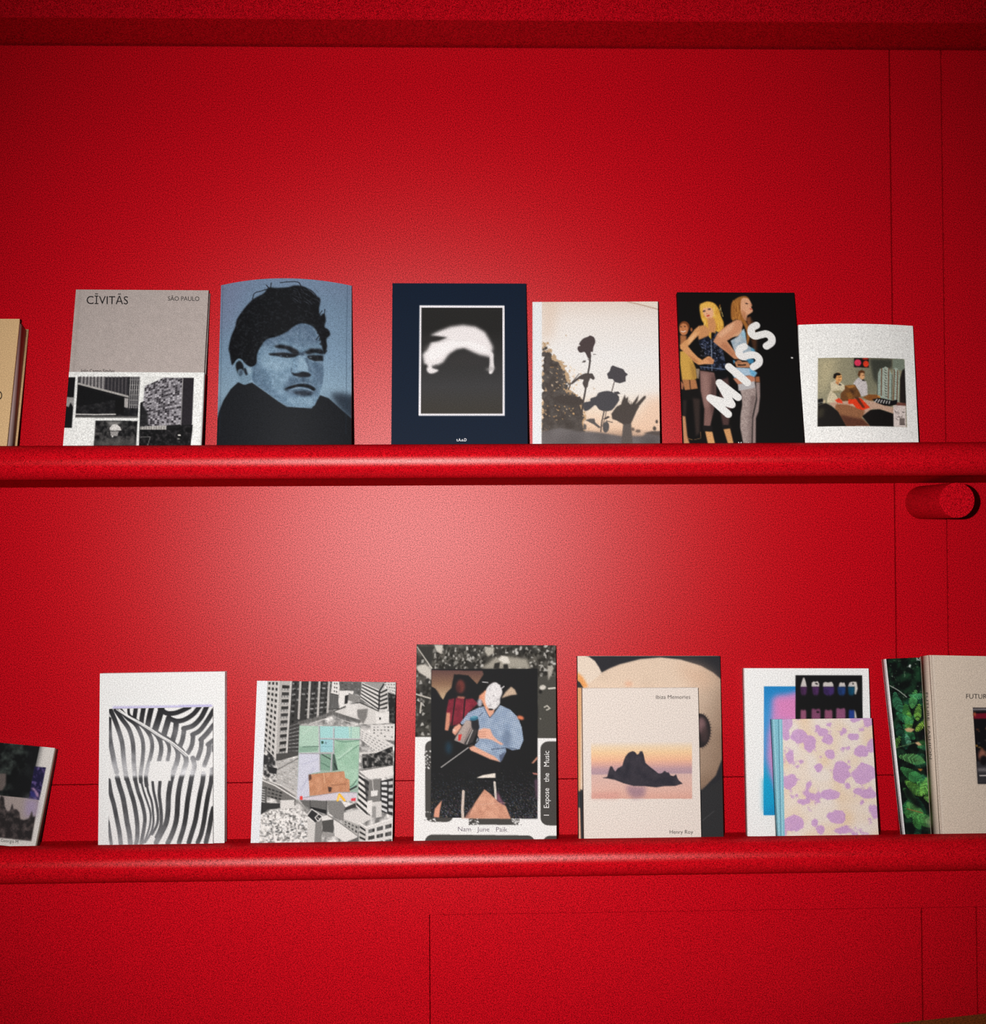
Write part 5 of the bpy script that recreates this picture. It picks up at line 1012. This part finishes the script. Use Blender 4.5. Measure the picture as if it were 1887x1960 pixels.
fld = np.zeros(c.a.shape[:2])
for x, y, rx, ry in BLB:
    t = np.linspace(0, 2*math.pi, 24, endpoint=False); r = c.pmask(np.c_[x+rx*1.08*np.cos(t), y+ry*1.08*np.sin(t)], 18)
    if r: q, a0, a1, b0, b1 = r; fld[b0:b1, a0:a1] = np.maximum(fld[b0:b1, a0:a1], q)
fld = np.maximum(fld, (c.noise(120, 3, 84)-.36)*1.0); mk = np.clip((fld+(nz-.5)*1.15-.36)*5, 0, 1)*.88
c.a = c.a*(1-mk[..., None])+np.asarray(c.mix((196, 150, 206), (214, 170, 214), c.noise(40, 3, 83)))*mk[..., None]
c.poly([(330, 600), (470, 600), (518, 1990), (420, 1990)], (134, 196, 214)); c.line([(432, 620), (478, 1990)], 6, (56, 108, 130)); c.line([(446, 620), (490, 1990)], 10, (166, 218, 232)); c.line([(380, 640), (452, 1830)], 14, (170, 216, 228), .6)
finish(bk)

# --- ferns, and the beige book in front
Q = [(135, 108), (850, 100), (1040, 1815), (322, 1815)]
bk = new_book('fern', Q, 'book with a green fern cover and white spine, partly behind the beige book', base=(14, 30, 22), spine=(250, 249, 250), backc=(220, 220, 222))
c = bk.cv; random.seed(41)
c.a[:] = c.mix((8, 15, 14), (34, 80, 50), (c.noise(60, 4, 91)-.4)*2)
for i in range(150): c.line([(x := random.uniform(140, 900), y := random.uniform(100, 520)), (x+random.uniform(-14, 14), y+random.uniform(-10, 14))], 6, random.choice(((40, 90, 56), (30, 70, 46), (90, 130, 90), (150, 170, 150))), .6)
def frond(x, y, ang, L, col, wd=1.0):
    n = int(L/16); dx, dy = math.cos(ang), math.sin(ang); bend = random.uniform(-.5, .5)
    for i in range(n):
        t = i/n; a = ang+bend*t; x += math.cos(a)*L/n; y += math.sin(a)*L/n; ll = L*.24*math.sin(math.pi*min(1, t*.9+.12))*wd
        k = random.uniform(.85, 1.45); cc = tuple(min(255, v*k) for v in col)
        for s_ in (-1, 1): c.line([(x, y), (x+math.cos(a+s_*.9)*ll, y+math.sin(a+s_*.9)*ll)], 7.0, cc, .95)
PAL = ((38, 104, 62), (30, 84, 56), (62, 128, 60), (96, 156, 62), (24, 70, 50), (52, 120, 84))
for i in range(84):
    y = 420+1400*random.random(); frond(random.uniform(150, 900)+(y-100)*.11, y, random.uniform(-.6, 2.2), random.uniform(110, 230), random.choice(PAL))
for (x, y, a, L, col) in ((420, 420, 1.9, 190, (84, 158, 84)), (450, 560, 1.8, 170, (120, 176, 70)), (340, 480, .3, 150, (70, 150, 96)), (500, 720, 2.0, 140, (140, 186, 66)), (230, 640, .8, 190, (46, 120, 80)), (250, 1080, .15, 250, (96, 160, 90)), (270, 1180, .7, 260, (60, 132, 70)), (420, 1330, .7, 230, (80, 150, 72)), (330, 1520, .8, 240, (90, 150, 76)), (560, 1250, 1.9, 230, (110, 168, 76)), (320, 850, 1.3, 120, (90, 150, 120)), (300, 1380, .9, 180, (56, 120, 60)), (480, 1480, .5, 200, (120, 176, 84)), (350, 1650, .2, 220, (70, 136, 70))): frond(x, y, a, L, col)
for pts in ([(420, 850), (540, 830), (545, 960), (440, 930)], [(310, 1390), (360, 1400), (470, 1560), (440, 1600), (330, 1480)], [(480, 1180), (560, 1190), (580, 1300), (500, 1290)]): c.poly(pts, (10, 12, 14), 12, .85)
c.poly([(310, 815), (350, 802), (405, 822), (370, 850), (330, 842)], (206, 170, 124), 3); c.poly([(405, 955), (440, 945), (470, 980), (440, 985)], (214, 176, 134), 3); c.line([(172, 380), (250, 430), (328, 500)], 7, (190, 196, 186), .9, True); c.line([(235, 995), (400, 955)], 6, (90, 120, 80)); c.poly([(430, 1210), (480, 1215), (460, 1235)], (200, 130, 60), 3); c.line([(340, 1590), (480, 1640)], 7, (150, 110, 60)); c.ell(355, 190, 9, 16, (220, 226, 224), .4, 2)
for i in range(14): c.ell(random.uniform(420, 470), random.uniform(112, 140), 6, 4, (214, 224, 218), 0, 1, .9)
c.poly([(500, 1700), (620, 1690), (640, 1800), (560, 1810)], (180, 176, 140), 20, .7)
finish(bk); spine_marks(bk, [(.016, .070), (.098, .132), (.232, .285)], (192, 190, 194), .008)
Q = [(560, 72), (1700, 72), (1860, 1795), (665, 1805)]
bk = new_book('future', Q, 'thick beige cloth hardcover overlapping the fern book at the shelf end', hard=True, base=(226, 208, 190), spine=(222, 204, 186), backc=(200, 184, 168))
c = bk.cv; nz = c.noise(10, 2, 95); c.a *= (.96+.08*nz)[..., None]
c.line([(600, 60), (712, 1990)], 12, (232, 216, 200), .8); c.line([(584, 60), (694, 1990)], 9, (186, 166, 152), .7)
PH = [(1010, 580), (1500, 570), (1580, 1330), (1064, 1334)]
c.poly(PH, (20, 17, 20)); c.poly([(1010, 580), (1500, 570), (1504, 600), (1012, 618)], (60, 54, 58)); c.line([(1012, 598), (1500, 585)], 8, (170, 164, 166)); c.poly([(1016, 640), (1506, 610), (1512, 670), (1022, 690)], (126, 18, 40), 4); c.ell(1030, 645, 14, 20, (180, 90, 60), 0, 6)
for i in range(40): c.ell(random.uniform(1040, 1500), random.uniform(740, 1100), random.uniform(4, 16), random.uniform(4, 14), random.choice(((230, 170, 80), (120, 70, 40), (60, 66, 80), (180, 120, 80))), 0, 4, .7)
c.poly([(1050, 1110), (1550, 1090), (1572, 1330), (1064, 1334)], (56, 54, 58), 6); c.poly([(1058, 1180), (1560, 1160), (1562, 1200), (1062, 1210)], (128, 122, 124), 10); c.line([(1085, 1252), (1200, 1250)], 10, (214, 206, 204)); c.ell(1110, 1050, 40, 60, (150, 96, 80), 0, 10); c.ell(1125, 1100, 40, 50, (24, 20, 22), 0, 8)
c.poly([(1300, 700), (1400, 700), (1420, 1180), (1310, 1190)], (34, 34, 48), 8)
finish(bk); write(bk, 'FUTURE', (940, 490), (1190, 488), 46, (46, 42, 42)); write(bk, 'FASHION', (1230, 488), (1520, 486), 46, (46, 42, 42))
v, f = text_mesh('FUTURE  FASHION'); x0, x1 = v[:, 0].min(), v[:, 0].max()
zt, zb, cap = bk.H-.062, bk.H-.172, .0085
v3 = np.c_[np.full(len(v), -bk.w/2-.0003), bk.t*.5+cap/2-v[:, 1]/cap_h()*cap, zt-(v[:, 0]-x0)/(x1-x0)*(zt-zb)]
letter_obj('lettering', v3, f, (92, 84, 80), bk.spine)
